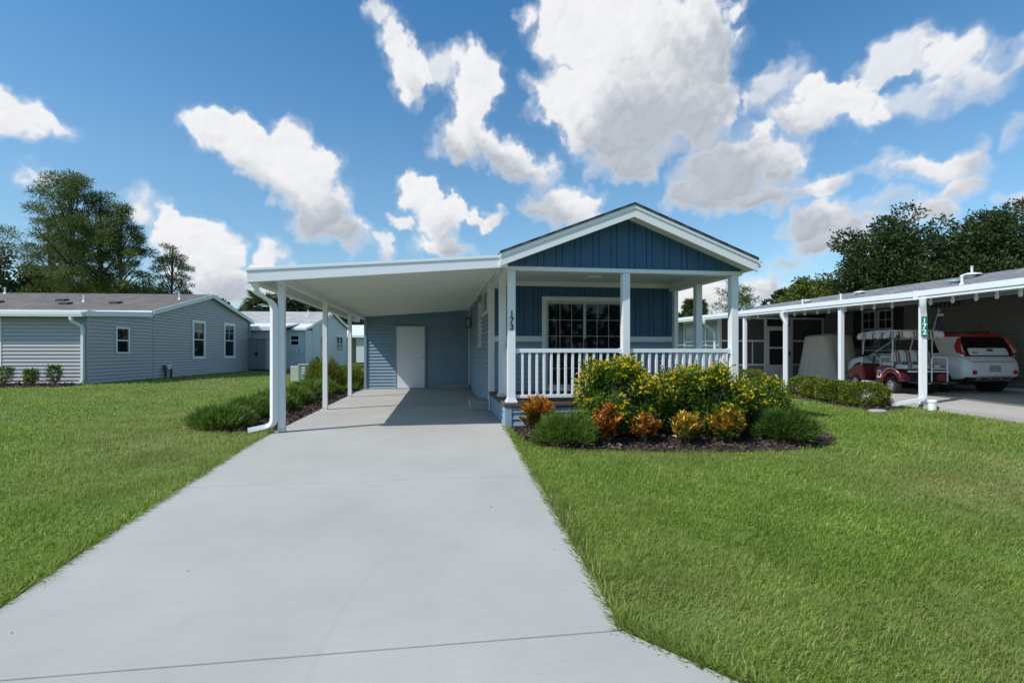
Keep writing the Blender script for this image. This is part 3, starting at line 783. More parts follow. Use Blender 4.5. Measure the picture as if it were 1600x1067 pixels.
m = MB().prism([(CX0, cz(CX0) - .19), (CX1 + .05, cz(CX1) - .175), (CX1 + .05, cz(CX1) - .03), (CX0, cz(CX0) - .03)], 'y', CY0, CY0 + .05)
m.prism([(CX0 - .012, cz(CX0) - .0295), (CX1 + .05, cz(CX1) - .0295), (CX1 + .05, cz(CX1) + .012), (CX0 - .012, cz(CX0) + .012)], 'y', CY0 - .014, CY0 + .05)
m.build('fascia', M_white, cp, bevel=.004)
m = MB().box(CX0 - .005, CX0 + .012, CY0 + .052, CY1, cz(CX0) - .19, cz(CX0) + .012).box(CX0 + .012, CX0 + .13, CY0 + .052, CY1, cz(CX0) - .19, cz(CX0) - .175)
m.box(CX0 + .118, CX0 + .13, CY0 + .052, CY1, cz(CX0) - .174, cz(CX0) - .07)
m.build('gutter', M_white, cp)
PX = -2.34
m = MB().box(PX - .045, PX + .045, CY0 + .052, 17.0, cz(PX) - .175, cz(PX) - .066)
m.build('beam', M_white, cp, bevel=.004)
for y in (8.16, 11.17, 14.19):
    m = MB().box(PX - .046, PX + .046, y - .046, y + .046, .0, cz(PX) - .176).box(PX - .056, PX + .056, y - .05, y + .05, cz(PX) - .25, cz(PX) - .12)
    pz = m.build('post', M_white, cp, bevel=.004)
    m = MB().box(PX - .05, PX + .05, y - .05, y + .05, .0, .06)
    for dx in (-.028, .028): m.lathe([(0, -.012), (.009, -.012), (.009, 0)], (PX + dx, y - .05, .035), 'y', 8)
    m.build('base_bracket', M_alu, pz)
downspout(cp, 'downspout', [(-2.62, 7.86, 2.20), (-2.62, 7.86, 2.06), (-2.43, 8.08, 1.93), (-2.43, 8.08, .11), (-2.72, 7.97, .06)], (.66, .75, 0), .085, .07)
m = MB()
for y in np.arange(8.6, 17, 1.6): m.box(CX1 - .02, CX1 + .03, y, y + .03, cz(CX1) - .15, cz(CX1) - .07)
each(m, 'hanger', M_white, cp)
# loose concrete steps by the side wall
def step(name, label, x0, x1, y0, y1, h):
    t = MB().box(x0, x1, y0, y1, 0.001, h).build(name, M_step, bevel=.012)
    t.data.transform(Matrix.Translation((-(x0+x1)/2, -(y0+y1)/2, 0))); t.location = ((x0+x1)/2, (y0+y1)/2, 0)
    tag(t, label, 'step')
step('concrete_step', 'low precast concrete step against the cottage side wall beside the porch', .66, 1.03, 10.5, 11.5, .17)
step('concrete_step', 'wide concrete step on the carport floor right of the white storage door', .16, 1.0, 16.55, 17.0, .16)

# ------------------------------------------------------------------ grey house on the left (local frame: x right, y away)
def gable_house(root, L, y0, y1, xl, eave0, eave1, peak, Msid, Mroof, holes=(), ov=.16):
    ym = (y0 + y1) / 2
    fR = fr((0, 0, 0), (0, 1, 0), (1, 0, 0))
    top = lambda z: (y0 if z < eave0 - .12 else y0 + (z - eave0 + .12) / (peak - eave0) * (ym - y0),
                     y1 if z < eave1 - .12 else y1 - (z - eave1 + .12) / (peak - eave1) * (y1 - ym))
    m = MB(); siding(m, fR, -.1, peak - .14, top, holes, pitch=.13, dep=.03)
    siding(m, fr((0, y0, 0), (1, 0, 0), (0, -1, 0)), -.1, eave0, lambda z: (xl, 0), pitch=.13, dep=.03)
    w = m.build('wall', Msid, root)
    MB().prism([(y0 + .03, -.1), (y1 - .03, -.1), (y1 - .03, eave1 - .2), (ym, peak - .2), (y0 + .03, eave0 - .2)], 'x', xl, -.08).build('core', M_dark, root)
    oy = .32; s0 = (peak - eave0) / (ym - y0); s1 = (peak - eave1) / (y1 - ym)
    m = MB().prism([(y0 - oy, eave0 - s0*oy), (ym, peak), (y1 + oy, eave1 - s1*oy), (y1 + oy, eave1 - s1*oy - .06), (ym, peak - .06), (y0 - oy, eave0 - s0*oy - .06)], 'x', xl - .3, ov)
    r = m.build('roof', Mroof, root)
    m = MB()
    m.prism([(y0 - oy, eave0 - s0*oy - .0), (ym, peak), (ym, peak - .19), (y0 - oy, eave0 - s0*oy - .19)], 'x', ov + .002, ov + .035)
    m.prism([(y1 + oy, eave1 - s1*oy), (ym, peak), (ym, peak - .19), (y1 + oy, eave1 - s1*oy - .19)], 'x', ov + .002, ov + .035)
    m.box(xl, ov - .02, y0 - oy - .02, y0 - oy - .002, eave0 - s0*oy - .17, eave0 - s0*oy - .02)
    m.box(xl, ov - .02, y1 + oy + .002, y1 + oy + .02, eave1 - s1*oy - .17, eave1 - s1*oy - .02)
    m.prism([(y0 - oy, eave0 - s0*oy - .07), (ym, peak - .07), (y1 + oy, eave1 - s1*oy - .07), (y1 + oy, eave1 - s1*oy - .09), (ym, peak - .09), (y0 - oy, eave0 - s0*oy - .09)], 'x', -.02, ov)
    m.build('rake_board', M_trim, root)
    MB().box(.0, .028, y1 - .09, y1 + .01, -.1, eave1 - .1).build('corner_trim', Msid, root)
    return r, fR
def roof_bits(r, fz, spots):
    for (kind, x, y) in spots:
        z = fz(x, y)
        if kind == 'vent': MB().prism([(y - .16, z - .08), (y + .18, z + .02), (y + .19, z + .11), (y - .14, z + .06)], 'x', x - .19, x + .19).build('roof_vent', M_black, r)
        elif kind == 'pipe': MB().lathe([(.09, -.05), (.05, .05), (.035, .06), (.035, .24), (.055, .25), (.055, .29), (0, .30)], (x, y, z), 'z', 12).build('vent_pipe', M_white, r, smooth=True)
        elif kind == 'dome': MB().lathe([(.10, -.05), (.10, .05), (.24, .055), (.22, .09), (.12, .12), (0, .13)], (x, y, z), 'z', 16).build('vent_dome', M_alu, r, smooth=True)

lh = thing('neighbour_house', 'long grey sided house with brown shingle roof left of the lawn', 'house', (-12.27, 20.05, .06), R(-3.9), local=True)
w_add, w1, w2 = (1.40, 2.17, 1.08, 2.10), (6.72, 7.92, .80, 2.70), (9.85, 11.15, .80, 2.74)
r_, fR = gable_house(lh, None, 3.77, 13.1, -24, 2.98, 3.10, 4.12, M_grey, M_shingle_brown, (w1, w2))
window(lh, fR, *w1, tw=.13, grid=(2, 2), n0=.02)
window(lh, fR, *w2, tw=.13, grid=(2, 2), n0=.02)
m = MB()
siding(m, fR, -.1, 2.62, lambda z: (0, 3.74), [w_add], pitch=.13, dep=.03)
f0 = fr((0, 0, 0), (1, 0, 0), (0, -1, 0))
siding(m, f0, -.1, 2.40, lambda z: (-2.82, -.02), pitch=.13, dep=.03)
m.build('side_room_wall', M_grey, lh)
MB().box(-2.8, -.1, .1, 3.7, -.1, 2.3).build('side_room_core', M_dark, lh)
each(MB().box(-.02, .022, -.022, .05, -.1, 2.4).box(-.01, .024, 3.70, 3.80, -.1, 2.72), 'corner_trim', M_grey, lh)
MB().box(-2.92, -2.82, -.03, .08, -.1, 2.4).build('porch_post', M_trim, lh)
MB().box(-8, -2.93, 2.2, 2.3, -.1, 2.4).build('porch_back_wall', M_taupe, lh)
window(lh, fR, *w_add, tw=.06, grid=None, n0=.02)
m = MB().prism([(-.28, 2.52), (3.72, 2.80), (3.72, 2.84), (-.28, 2.56)], 'x', -14, .10)
m.build('side_room_roof', M_metalroof, lh)
m = MB().box(-14, .10, -.40, -.282, 2.37, 2.54).box(-14, .09, -.41, -.40, 2.43, 2.555)
m.prism([(-.28, 2.39), (3.50, 2.62), (3.50, 2.80), (-.28, 2.515)], 'x', .102, .13)
m.build('gutter', M_white, lh, bevel=.004)
downspout(lh, 'downspout', [(-.30, -.34, 2.40), (-.30, -.34, 2.22), (-.10, -.08, 2.05), (-.10, -.08, .10), (-.28, -.16, .02)], (0, 1, 0), .10, .08)
m = MB().rtube([(.07, 13.0, 2.9), (.07, 13.0, .12), (.2, 13.0, .04)], .08, .06, (0, 1, 0))
m.build('downspout', M_grey, lh)
m = MB()
for y in (4.42, 4.85): m.tube([(.10, y, -.1), (.10, y, .45), (.04, y, .55)], .045, 8)
um_ = m.build('meter_pipe', M_black, lh, smooth=True)
MB().box(.03, .16, 4.5, 4.78, .38, .58).build('meter_box', M_alu, um_, bevel=.01)
fz = lambda x, y: 2.98 + (y - 3.77) / 4.665 * 1.14
roof_bits(r_, fz, [('vent', -2.5, 5.2), ('vent', -4.4, 4.9), ('vent', -5.3, 5.9), ('vent', -7.5, 5.2), ('pipe', -4.2, 5.7), ('pipe', -.5, 6.6), ('pipe', -9.7, 8.2)])

# ------------------------------------------------------------------ pale house behind, and the one beyond it
bh = thing('pale_house', 'pale blue sided house with off white shingle roof behind the utility boxes', 'house', (-8.52, 36.6, .16), R(-3.9), local=True)
h1, h2, h3 = (1.87, 3.2, .9, 2.3), (6.05, 8.0, 1.0, 2.36), (-.95, -.35, 1.45, 2.15)
r_, fR = gable_house(bh, None, 0, 9.5, -14, 3.05, 3.2, 4.15, M_pale, M_roofw, (h1, h2))
window(bh, fR, *h1, tw=.07, grid=None, n0=.02)
w_ = window(bh, fR, *h2, tw=.07, grid=None, n0=.02)
MB().obox(fR, 6.97, 7.07, -.01, .055, 1.07, 2.29).build('mullion', M_white, w_)
f1 = fr((0, -1.5, 0), (1, 0, 0), (0, -1, 0))
m = MB(); siding(m, f1, -.1, 2.5, lambda z: (-1.35, 0), [h3], pitch=.13)
siding(m, fr((0, 0, 0), (0, 1, 0), (1, 0, 0)), -.1, 2.5, lambda z: (-1.5, -.02), pitch=.13)
siding(m, fr((0, -3.2, 0), (1, 0, 0), (0, -1, 0)), -.1, 2.4, lambda z: (-9, -1.36), pitch=.13)
siding(m, fr((-1.36, 0, 0), (0, 1, 0), (1, 0, 0)), -.1, 2.4, lambda z: (-3.2, -1.52), pitch=.13)
m.build('side_room_wall', M_pale, bh)
each(MB().box(-8.9, -1.45, -3.1, -.05, -.1, 2.3).box(-1.4, -.1, -1.4, -.05, -.1, 2.3), 'side_room_core', M_dark, bh)
window(bh, f1, *h3, tw=.06, grid=None, n0=.02)
m = MB().prism([(-3.6, 2.42), (-.3, 2.92), (-.3, 2.98), (-3.6, 2.60)], 'x', -10, -.8)
m.prism([(-1.8, 2.46), (-.3, 2.72), (-.3, 2.90), (-1.8, 2.60)], 'x', -.79, .15)
m.build('side_room_roof', M_metalroof, bh)
MB().box(-10, -.8, -3.72, -3.61, 2.36, 2.58).box(-6.8, -5.4, -3.735, -3.722, 2.42, 2.5).build('fascia', M_white, bh)
m = MB().box(-.72, -.42, -1.62, -1.52, .95, 1.3).lathe([(0, -.16), (.09, -.16), (.10, -.1), (.1, 0)], (-.57, -1.62, 1.15), 'y', 14).box(-.30, -.14, -1.60, -1.52, 1.0, 1.4)
m.build('electric_meter', M_alu, bh)
m = MB()
for y in (.55, 1.0): m.tube([(.16, y, -.1), (.16, y, .55), (.08, y, .65)], .06, 8)
m.build('meter_pipe', M_black, bh)
roof_bits(r_, lambda x, y: 3.05 + y / 4.75 * 1.1, [('pipe', -1.4, 3.6), ('pipe', -1.2, 2.6)])
fh = thing('far_house', 'white roofed house with dark open porch glimpsed beyond the pale house', 'house', (-8.6, 51.3, .2), R(-8.2), local=True)
MB().box(-3, .75, 3, 3.2, 0, 2.9).box(1.4, 9, 0, 3, 0, 2.7).box(.75, 1.4, 0, .2, 0, 2.6).box(-3, -.3, 0, .2, 0, 2.6).build('wall', M_pale, fh)
MB().box(-3, 9, 3.3, 6, 0, 2.8).build('core', M_dark, fh)
MB().prism([(-.4, 2.62), (4.5, 3.85), (9, 2.7), (9, 2.6), (4.5, 3.7), (-.4, 2.4)], 'x', -3.5, 9.4).build('roof', M_metalroof, fh)
ps = thing('plastic_shed', 'mauve grey plastic storage cabinet against the pale house wall', 'shed', (-10.75, 32.7, .14), R(-20), local=True)
m = MB().box(-.7, .55, 0, .9, .0, 1.8).prism([(-.05, 1.8), (.95, 1.8), (.95, 1.86), (-.05, 1.9)], 'x', -.75, .6)
m.build('cabinet', M_mauve, ps, bevel=.02)
for x in (-.66, -.06): MB().box(x, x + .57, -.03, -.002, .06, 1.74).build('door', M_mauve, ps, bevel=.012)
MB().box(-.2, .03, -.055, -.031, .85, 1.05).build('handle', M_black, ps)
# utility pedestals on the grass
u1 = MB().box(-.16, .16, -.14, .14, -.05, .58).prism([(-.15, .58), (.15, .58), (.13, .62), (-.13, .62)], 'x', -.17, .17).build('utility_pedestal', mat('beige_plastic', (.52, .50, .42), .6), bevel=.015)
u1.location = (-5.92, 22.53, gh(-5.9, 22.5)); tag(u1, 'low beige utility pedestal on the grass, smaller of the two', 'utility box')
up = thing('utility_cabinet', 'green utility cabinet with white stickers standing beside the beige pedestal', 'utility box', (-5.50, 22.2, gh(-5.5, 22)), R(6), local=True)
Mg = mat('pale_green_paint', (.20, .30, .20), .5)
MB().box(-.19, .19, -.2, .2, -.05, .66).build('cabinet', Mg, up, bevel=.015)
MB().prism([(-.22, .66), (.22, .66), (.18, .72), (-.18, .72)], 'x', -.21, .21).build('lid', Mg, up, bevel=.01)
m = MB()
for i in range(5): m.box(-.06, .07, -.206, -.201, .1 + i * .105, .17 + i * .105)
m.build('sticker', M_white, up)

# ------------------------------------------------------------------ house with carport on the right
rh = thing('taupe_house', 'taupe sided house with grey shingle roof and screened porch on the right', 'house', (15.9, 15, .1))
fW = fr((15.9, 0, 0), (0, 1, 0), (-1, 0, 0))
wv, wv2, vt = (15.95, 16.58, 1.35, 2.72), (16.66, 17.29, 1.35, 2.72), (13.55, 14.6, 2.58, 2.80)
m = MB(); siding(m, fW, .2, 3.0, lambda z: (-3, 19.15), [wv, wv2], pitch=.12, dep=.026)
siding(m, fr((11.2, 0, 0), (0, 1, 0), (-1, 0, 0)), 0, 2.5, lambda z: (22.2, 27), pitch=.12, dep=.026)
m.build('wall', M_taupe, rh)
MB().box(15.97, 21.5, -3, 30, 0, 2.9).build('core', M_dark, rh)
MB().box(15.86, 15.92, -3, 19.1, .0, .2).build('base_board', M_trim, rh)
window(rh, fW, *wv, tw=.05, grid=(2, 2), n0=.02); window(rh, fW, *wv2, tw=.05, grid=(2, 2), n0=.02)
for a in (15.55, 17.33): MB().obox(fW, a, a + .36, .018, .05, 1.35, 2.74).build('shutter', M_black, rh, bevel=.006)
m = MB().obox(fW, vt[0], vt[1], .015, .045, vt[2], vt[2] + .04).obox(fW, vt[0], vt[1], .015, .045, vt[3] - .04, vt[3])
for i in range(8):
    u = vt[0] + (vt[1] - vt[0] - .04) * i / 7; m.obox(fW, u, u + .04, .015, .043, vt[2] + .04, vt[3] - .04)
gv = m.build('wall_vent', M_taupe, rh); MB().obox(fW, vt[0], vt[1], .016, .02, vt[2], vt[3]).build('vent_opening', M_dark, gv)
# main roof
rr = MB().prism([(15.42, 2.90), (18.5, 3.88), (21.6, 2.90), (21.6, 2.84), (18.5, 3.82), (15.42, 2.84)], 'y', -3.5, 27.6).build('roof', M_shingle_grey, rh)
MB().prism([(15.42, 2.89), (18.5, 3.87), (21.6, 2.89), (21.6, 2.72), (18.5, 3.68), (15.42, 2.72)], 'y', 27.602, 27.64).box(15.39, 15.418, -3.5, 27.6, 2.76, 2.90).build('fascia', M_trim, rh)
rzf = lambda x, y: 2.90 + (x - 15.42) * .318
roof_bits(rr, rzf, [('dome', 17.6, 22.4), ('dome', 17.9, 19.6), ('pipe', 16.9, 21.8), ('pipe', 16.9, 19.5), ('pipe', 17.1, 14.6)])
MB().lathe([(.12, -.06), (.12, .06), (.20, .065), (.17, .12), (0, .14)], (17.4, 15.1, rzf(17.4, 0)), 'z', 16).build('vent_dome', mat('blue_grey_metal', (.25, .33, .36), .4), rr, smooth=True)
MB().lathe([(.12, -.06), (.12, .06), (.30, .065), (.27, .10), (.14, .14), (.035, .15), (.035, .34), (.06, .35), (0, .39)], (18.2, 15.2, rzf(18.2, 0)), 'z', 18).build('vent_dome', M_alu, rr, smooth=True)
# carport / porch roof
zb = lambda y: 2.33 + max(0, y - 9.65) * .014
def roofq(mb, y0, y1):
    a, b = zb(y0), zb(y1)
    mb.add([(10.3, y0, a + .13), (15.41, y0, 2.80), (15.41, y1, 2.80), (10.3, y1, b + .13), (10.3, y0, a + .16), (15.41, y0, 2.86), (15.41, y1, 2.86), (10.3, y1, b + .16)],
           [(0,3,2,1),(4,5,6,7),(0,1,5,4),(1,2,6,5),(2,3,7,6),(3,0,4,7)])
m = MB(); roofq(m, 6.9, 9.65); roofq(m, 9.651, 26)
m.build('carport_roof', M_metalroof, rh)
m = MB()
for y0, y1, dx in ((6.9, 9.64, -.03), (9.66, 26, .0)):
    for (a0, a1, c0, c1) in ((10.2, 10.22, 0, .17), (10.18, 10.2, .06, .175), (10.22, 10.3, 0, .015)):
        p0, p1 = zb(y0), zb(y1)
        m.add([(a0+dx, y0, p0+c0), (a1+dx, y0, p0+c0), (a1+dx, y1, p1+c0), (a0+dx, y1, p1+c0), (a0+dx, y0, p0+c1), (a1+dx, y0, p0+c1), (a1+dx, y1, p1+c1), (a0+dx, y1, p1+c1)],
              [(0,3,2,1),(4,5,6,7),(0,1,5,4),(1,2,6,5),(2,3,7,6),(3,0,4,7)])
m.box(10.14, 10.24, 9.60, 9.70, 2.32, 2.515)
m.build('gutter', M_white, rh)
for y in (9.65, 11.9, 14.04, 16.1, 7.0):
    x = 10.32; z0 = gh(x, y) + .04
    MB().box(x - .05, x + .05, y - .05, y + .05, z0, zb(y) + .13).build('post', M_white, rh, bevel=.004)
downspout(rh, 'downspout', [(10.16, 9.50, 2.34), (10.16, 9.50, 2.20), (10.25, 9.55, 1.98), (10.25, 9.55, .20), (9.55, 9.66, .07)], (.3, 1, 0), .085, .07)
downspout(rh, 'downspout', [(10.16, 14.0, 2.40), (10.16, 14.0, 2.28), (10.24, 13.93, 2.05), (10.24, 13.93, .20), (10.05, 13.8, .12)], (.3, 1, 0), .085, .07)
downspout(rh, 'downspout', [(10.2, 18.6, 2.45), (10.2, 18.6, 2.3), (10.9, 19.05, 2.0), (10.9, 19.05, .2)], (.3, 1, 0), .085, .07)
# screened porch at the back of the carport
fP = fr((0, 19.2, 0), (1, 0, 0), (0, -1, 0)); fQ = fr((11.2, 0, 0), (0, 1, 0), (-1, 0, 0))
m = MB()
for u0, u1 in ((11.2, 11.28), (12.28, 12.36), (13.15, 13.26), (14.32, 14.42), (15.76, 15.86)): m.obox(fP, u0, u1, -.03, .03, .1, 2.62)
for z0, z1, us in ((2.54, 2.62, ((11.28, 12.28), (12.36, 13.15), (13.26, 14.32), (14.42, 15.76))), (1.62, 1.69, ((11.28, 12.28), (12.36, 13.15), (14.42, 15.76))), (.65, .72, ((11.28, 12.28), (12.36, 13.15), (14.42, 15.76)))):
    for a, b in us: m.obox(fP, a, b, -.028, .028, z0, z1)
for u in (12.62, 15.05): m.obox(fP, u, u + .035, -.02, .02, .72, 1.62)
for u in (19.23, 20.2, 21.2, 22.1): m.obox(fQ, u, u + .07, -.03, .03, .1, 2.6)
for a, b in ((19.3, 20.2), (20.27, 21.2), (21.27, 22.1)):
    for z0, z1 in ((2.5, 2.6), (1.62, 1.69), (.65, .72)): m.obox(fQ, a, b, -.028, .028, z0, z1)
sp = m.build('screen_frame', M_white, rh)
each(MB().obox(fP, 11.28, 13.15, -.012, -.006, .72, 2.54).obox(fP, 14.42, 15.76, -.012, -.006, .72, 2.54), 'screen', M_screen, sp)
MB().obox(fQ, 19.3, 22.1, -.012, -.006, .72, 2.5).build('porch_glass', mat('porch_vinyl_glass', (.26, .31, .31), .12, var=.1), sp)
m = MB(); siding(m, fP, .1, .65, lambda z: (11.22, 13.15), pitch=.12, n0=-.02); siding(m, fP, .1, .65, lambda z: (14.42, 15.8), pitch=.12, n0=-.02)
siding(m, fQ, .1, .65, lambda z: (19.23, 22.1), pitch=.12, n0=-.02)
m.build('kick_wall', M_taupe, sp)
m = MB().obox(fP, 13.27, 13.37, -.02, .034, .12, 2.18).obox(fP, 14.21, 14.31, -.02, .034, .12, 2.18).obox(fP, 13.37, 14.21, -.02, .033, 2.08, 2.18)
m.obox(fP, 13.37, 14.21, -.02, .032, 1.34, 1.41).obox(fP, 13.37, 14.21, -.02, .032, .12, .68).obox(fP, 13.26, 14.32, -.02, .03, 2.185, 2.25)
dd = m.build('screen_door', M_white, rh)
each(MB().obox(fP, 13.37, 14.21, -.015, -.008, .68, 2.08).obox(fP, 13.3, 14.3, -.015, -.008, 2.25, 2.54), 'screen', M_dark, dd)
MB().obox(fP, 14.23, 14.27, .034, .08, 1.05, 1.22).build('handle', M_black, dd)
# number plate on the carport post
sg = thing('number_sign', 'green sign plate with white numerals on the carport post', 'sign', (10.20, 9.495, 1.74), R(-40), local=True)
MB().box(-.054, .054, -.006, .0, -.215, .215).build('plate', mat('sign_green', (.0, .15, .09), .4), sg, bevel=.004)
text_mesh('numerals', '1\n7\n2', .15, (0, -.008, 0), FRONT, M_white, sg, depth=.001, space=.8)
# string of bulbs under the eave
Mb = mat('bulb_glass', (.70, .70, .66), .15)
b0 = None
for y in (16.2, 15.74, 13.95, 13.52, 13.03, 12.6, 12.03, 11.5, 11.13, 10.63, 9.68, 9.2, 8.73, 8.35, 7.95, 17.0):
    if b0 is None:
        b0 = thing('string_light', 'white bulb of the string of lights hanging under the carport eave', 'light bulb', (10.55, y, zb(y) + .05), 0, 'bulbs hanging under the carport eave', local=True)
        MB().lathe([(.0, -.17), (.022, -.165), (.033, -.14), (.033, -.09), (.02, -.05)], (0, 0, 0), 'z', 12).build('bulb', Mb, b0, smooth=True)
        MB().lathe([(.026, -.055), (.028, 0), (.006, .01), (.006, .09)], (0, 0, 0), 'z', 10).build('socket', M_white, b0, smooth=True)
    else: dup(b0, (10.55, y, zb(y) + .05))
c_ = MB().lathe([(.075, 0), (.075, .16), (.085, .165), (.085, .2), (.07, .215), (0, .22)], (0, 0, 0), 'z', 18).build('pipe_cap', M_white, smooth=True)
c_.location = (10.12, 9.25, gh(10.1, 9.25) + .0); tag(c_, 'small white capped pipe in the grass at the foot of the signed post', 'pipe')
c_ = MB().lathe([(.0, -.03), (.17, -.03), (.20, .02), (.16, .055), (0, .065)], (0, 0, 0), 'z', 9).build('stone', M_step, smooth=True)
c_.location = (8.75, 9.15, gh(8.75, 9.15)); c_.scale = (1, .6, 1); tag(c_, 'flat grey stone in front of the clipped hedge bushes', 'stone')

# ------------------------------------------------------------------ leaf and blade clouds
def unit(v): return v / np.maximum(np.linalg.norm(v, axis=1, keepdims=True), 1e-9)
def leaf_cloud(P, D, L, Wd, rg, fold=.25):
    """diamond leaves: base point, direction, length, width -> vertices and quads"""
    n = len(P); D = unit(D); r = rg.normal(size=(n, 3)); S = unit(np.cross(D, r)); N = np.cross(S, D)
    L = np.broadcast_to(L, n)[:, None]; Wd = np.broadcast_to(Wd, n)[:, None]
    V = np.stack([P, P + D * L * .45 + S * Wd * .5 + N * Wd * fold, P + D * L, P + D * L * .45 - S * Wd * .5 + N * Wd * fold], 1).reshape(-1, 3)
    F = np.arange(n * 4).reshape(n, 4)
    return V, F
def leaf_obj(name, P, D, L, Wd, mat_, parent, rg, rnd=None, fold=.25):
    V, F = leaf_cloud(P, D, L, Wd, rg, fold)
    rnd = rg.random(len(P)) if rnd is None else rnd
    return np_obj(name, V, [F], mat_, parent, np.repeat(rnd, 4))

L_pine = leaf_mat('pine_needles', [(0, (.055, .090, .020)), (.55, (.110, .155, .034)), (1, (.21, .24, .06))], .38)
L_bl = leaf_mat('broad_leaves', [(0, (.036, .060, .016)), (.6, (.066, .098, .024)), (1, (.12, .14, .04))], .3)
L_oak = leaf_mat('oak_leaves', [(0, (.028, .048, .015)), (.6, (.050, .078, .022)), (1, (.095, .115, .035))], .28, spec=.25)
L_yg = leaf_mat('yellow_green_leaves', [(0, (.07, .10, .015)), (.6, (.12, .15, .025)), (1, (.19, .20, .045))], .3)
L_far = leaf_mat('far_leaves', [(0, (.026, .043, .016)), (1, (.060, .078, .028))], .2)
L_palm = leaf_mat('palm_leaves', [(0, (.05, .07, .018)), (1, (.11, .13, .04))], .25)
L_dead = leaf_mat('dead_fronds', [(0, (.16, .11, .055)), (1, (.36, .28, .16))], .15)

def crown_points(rg, C, rad, n, flat=.8, shell=.55):
    """n leaf points spread over clumps C (k,3) of radius rad (k,)"""
    k = len(C); w = rad ** 2 / np.sum(rad ** 2); idx = rg.choice(k, n, p=w)
    d = unit(rg.normal(size=(n, 3))); rr = rad[idx] * (shell + (1 - shell) * rg.random(n) ** .7) * (1 + .18 * rg.normal(size=n))
    off = d * rr[:, None]; off[:, 2] *= flat
    return C[idx] + off, d
def trunk_mesh(rg, H, r0, limbs, bend=.3, base=-.3, rise=.62):
    m = MB(); n = 9; ph = rg.random() * 6.28
    pts = [(bend * math.sin(i / (n - 1) * 2.2 + ph) - bend * math.sin(ph), bend * math.cos(i / (n - 1) * 1.7 + ph) - bend * math.cos(ph), base + (H - base) * i / (n - 1)) for i in range(n)]
    m.tube(pts, [r0 * (1.25 if i == 0 else 1 - .78 * i / (n - 1)) for i in range(n)], 9)
    for tip in limbs:
        hz = min(max(tip[2] * rise, H * .18), H * .97); t = (hz - base) / (H - base); i = min(int(t * (n - 1)), n - 2); f = t * (n - 1) - i
        b = Vector(pts[i]).lerp(Vector(pts[i + 1]), f); tp = Vector(tip); mid = b.lerp(tp, .5) + Vector((0, 0, .06 * (tp - b).length)) + Vector(rg.normal(size=3) * .05 * (tp - b).length)
        rr = r0 * (1 - .75 * t) * .5
        m.tube([b, mid, tp], [rr, rr * .6, rr * .22], 6, cap=False)
    return m
def broad_tree(name, label, loc, H, Rr, seed, leaf, th=.25, clumps=46, nl=11000, ls=.26, group=None, irr=.25, low=.18, cat='tree'):
    rg = np.random.default_rng(seed); t = thing(name, label, cat, loc, rg.random() * 6.28, group, local=True)
    ch = H * (1 - low); C = []; 
    while len(C) < clumps:
        p = rg.uniform(-1, 1, 3); q = np.linalg.norm(p)
        if q > 1 or q < .35: continue
        p[2] = p[2] * (1 if p[2] > 0 else .9)
        C.append([p[0] * Rr * .82, p[1] * Rr * .82, H * low + ch * (.5 + .42 * p[2])])
    C = np.array(C); C[:, :2] *= 1 + irr * rg.normal(size=(len(C), 1)) * .5; C[:, 2] += irr * .5 * rg.normal(size=len(C)) * Rr * .4
    zt_ = C[:, 2].max() + Rr * .2; C[:, 2] *= H / zt_
    rad = Rr * rg.uniform(.20, .36, len(C))
    P, d = crown_points(rg, C, rad, nl)
    D = d + .5 * rg.normal(size=d.shape) + np.array([0, 0, .1])
    leaf_obj('crown', P, D, ls * rg.uniform(.7, 1.3, nl), ls * .62, leaf, t, rg, np.clip(.5 + .22 * rg.normal(size=nl) + .12 * (rg.random(len(C))[rg.integers(0, len(C), nl)] - .5), 0, 1))
    trunk_mesh(rg, H * .72, H * .028 + .05, [C[i] for i in rg.choice(len(C), min(14, len(C)), replace=False)], bend=.2).build('trunk', M_bark, t, smooth=True)
    return t
def pine_tree(name, label, loc, H, Rr, seed, group=None, nl=10000, first=.42, ls=.36, nb=30, M=None):
    rg = np.random.default_rng(seed); t = thing(name, label, 'tree', loc, rg.random() * 6.28, group, local=True)
    C, rad, tips = [], [], []
    for i in range(nb):
        u = i / (nb - 1); z = H * (first + (1 - first) * u ** .9); a = i * 2.4 + rg.normal() * .5
        prof = Rr * (math.sin(math.pi * min(1, .18 + .82 * u) ** .8) * .85 + .12) * rg.uniform(.55, 1.15)
        tip = np.array([prof * math.cos(a), prof * math.sin(a), z + prof * rg.uniform(-.05, .25)]); tips.append(tip)
        for q in (1.0, .72, .46):
            if rg.random() < .22: continue
            c = np.array([tip[0] * q, tip[1] * q, z + (tip[2] - z) * q]) + rg.normal(size=3) * .12 * Rr
            C.append(c); rad.append(Rr * rg.uniform(.13, .26) * (1.15 - .35 * u))
    C, rad = np.array(C), np.array(rad); C[:, 2] *= H / (C[:, 2].max() + .5)
    P, d = crown_points(rg, C, rad, nl, flat=.55, shell=.3)
    D = d * .7 + .6 * rg.normal(size=d.shape) + np.array([0, 0, .55])
    leaf_obj('crown', P, D, ls * rg.uniform(.6, 1.3, nl), ls * .17, M or L_pine, t, rg)
    trunk_mesh(rg, H * .96, H * .013 + .06, tips, bend=.25, rise=.76).build('trunk', M_bark, t, smooth=True)
    return t
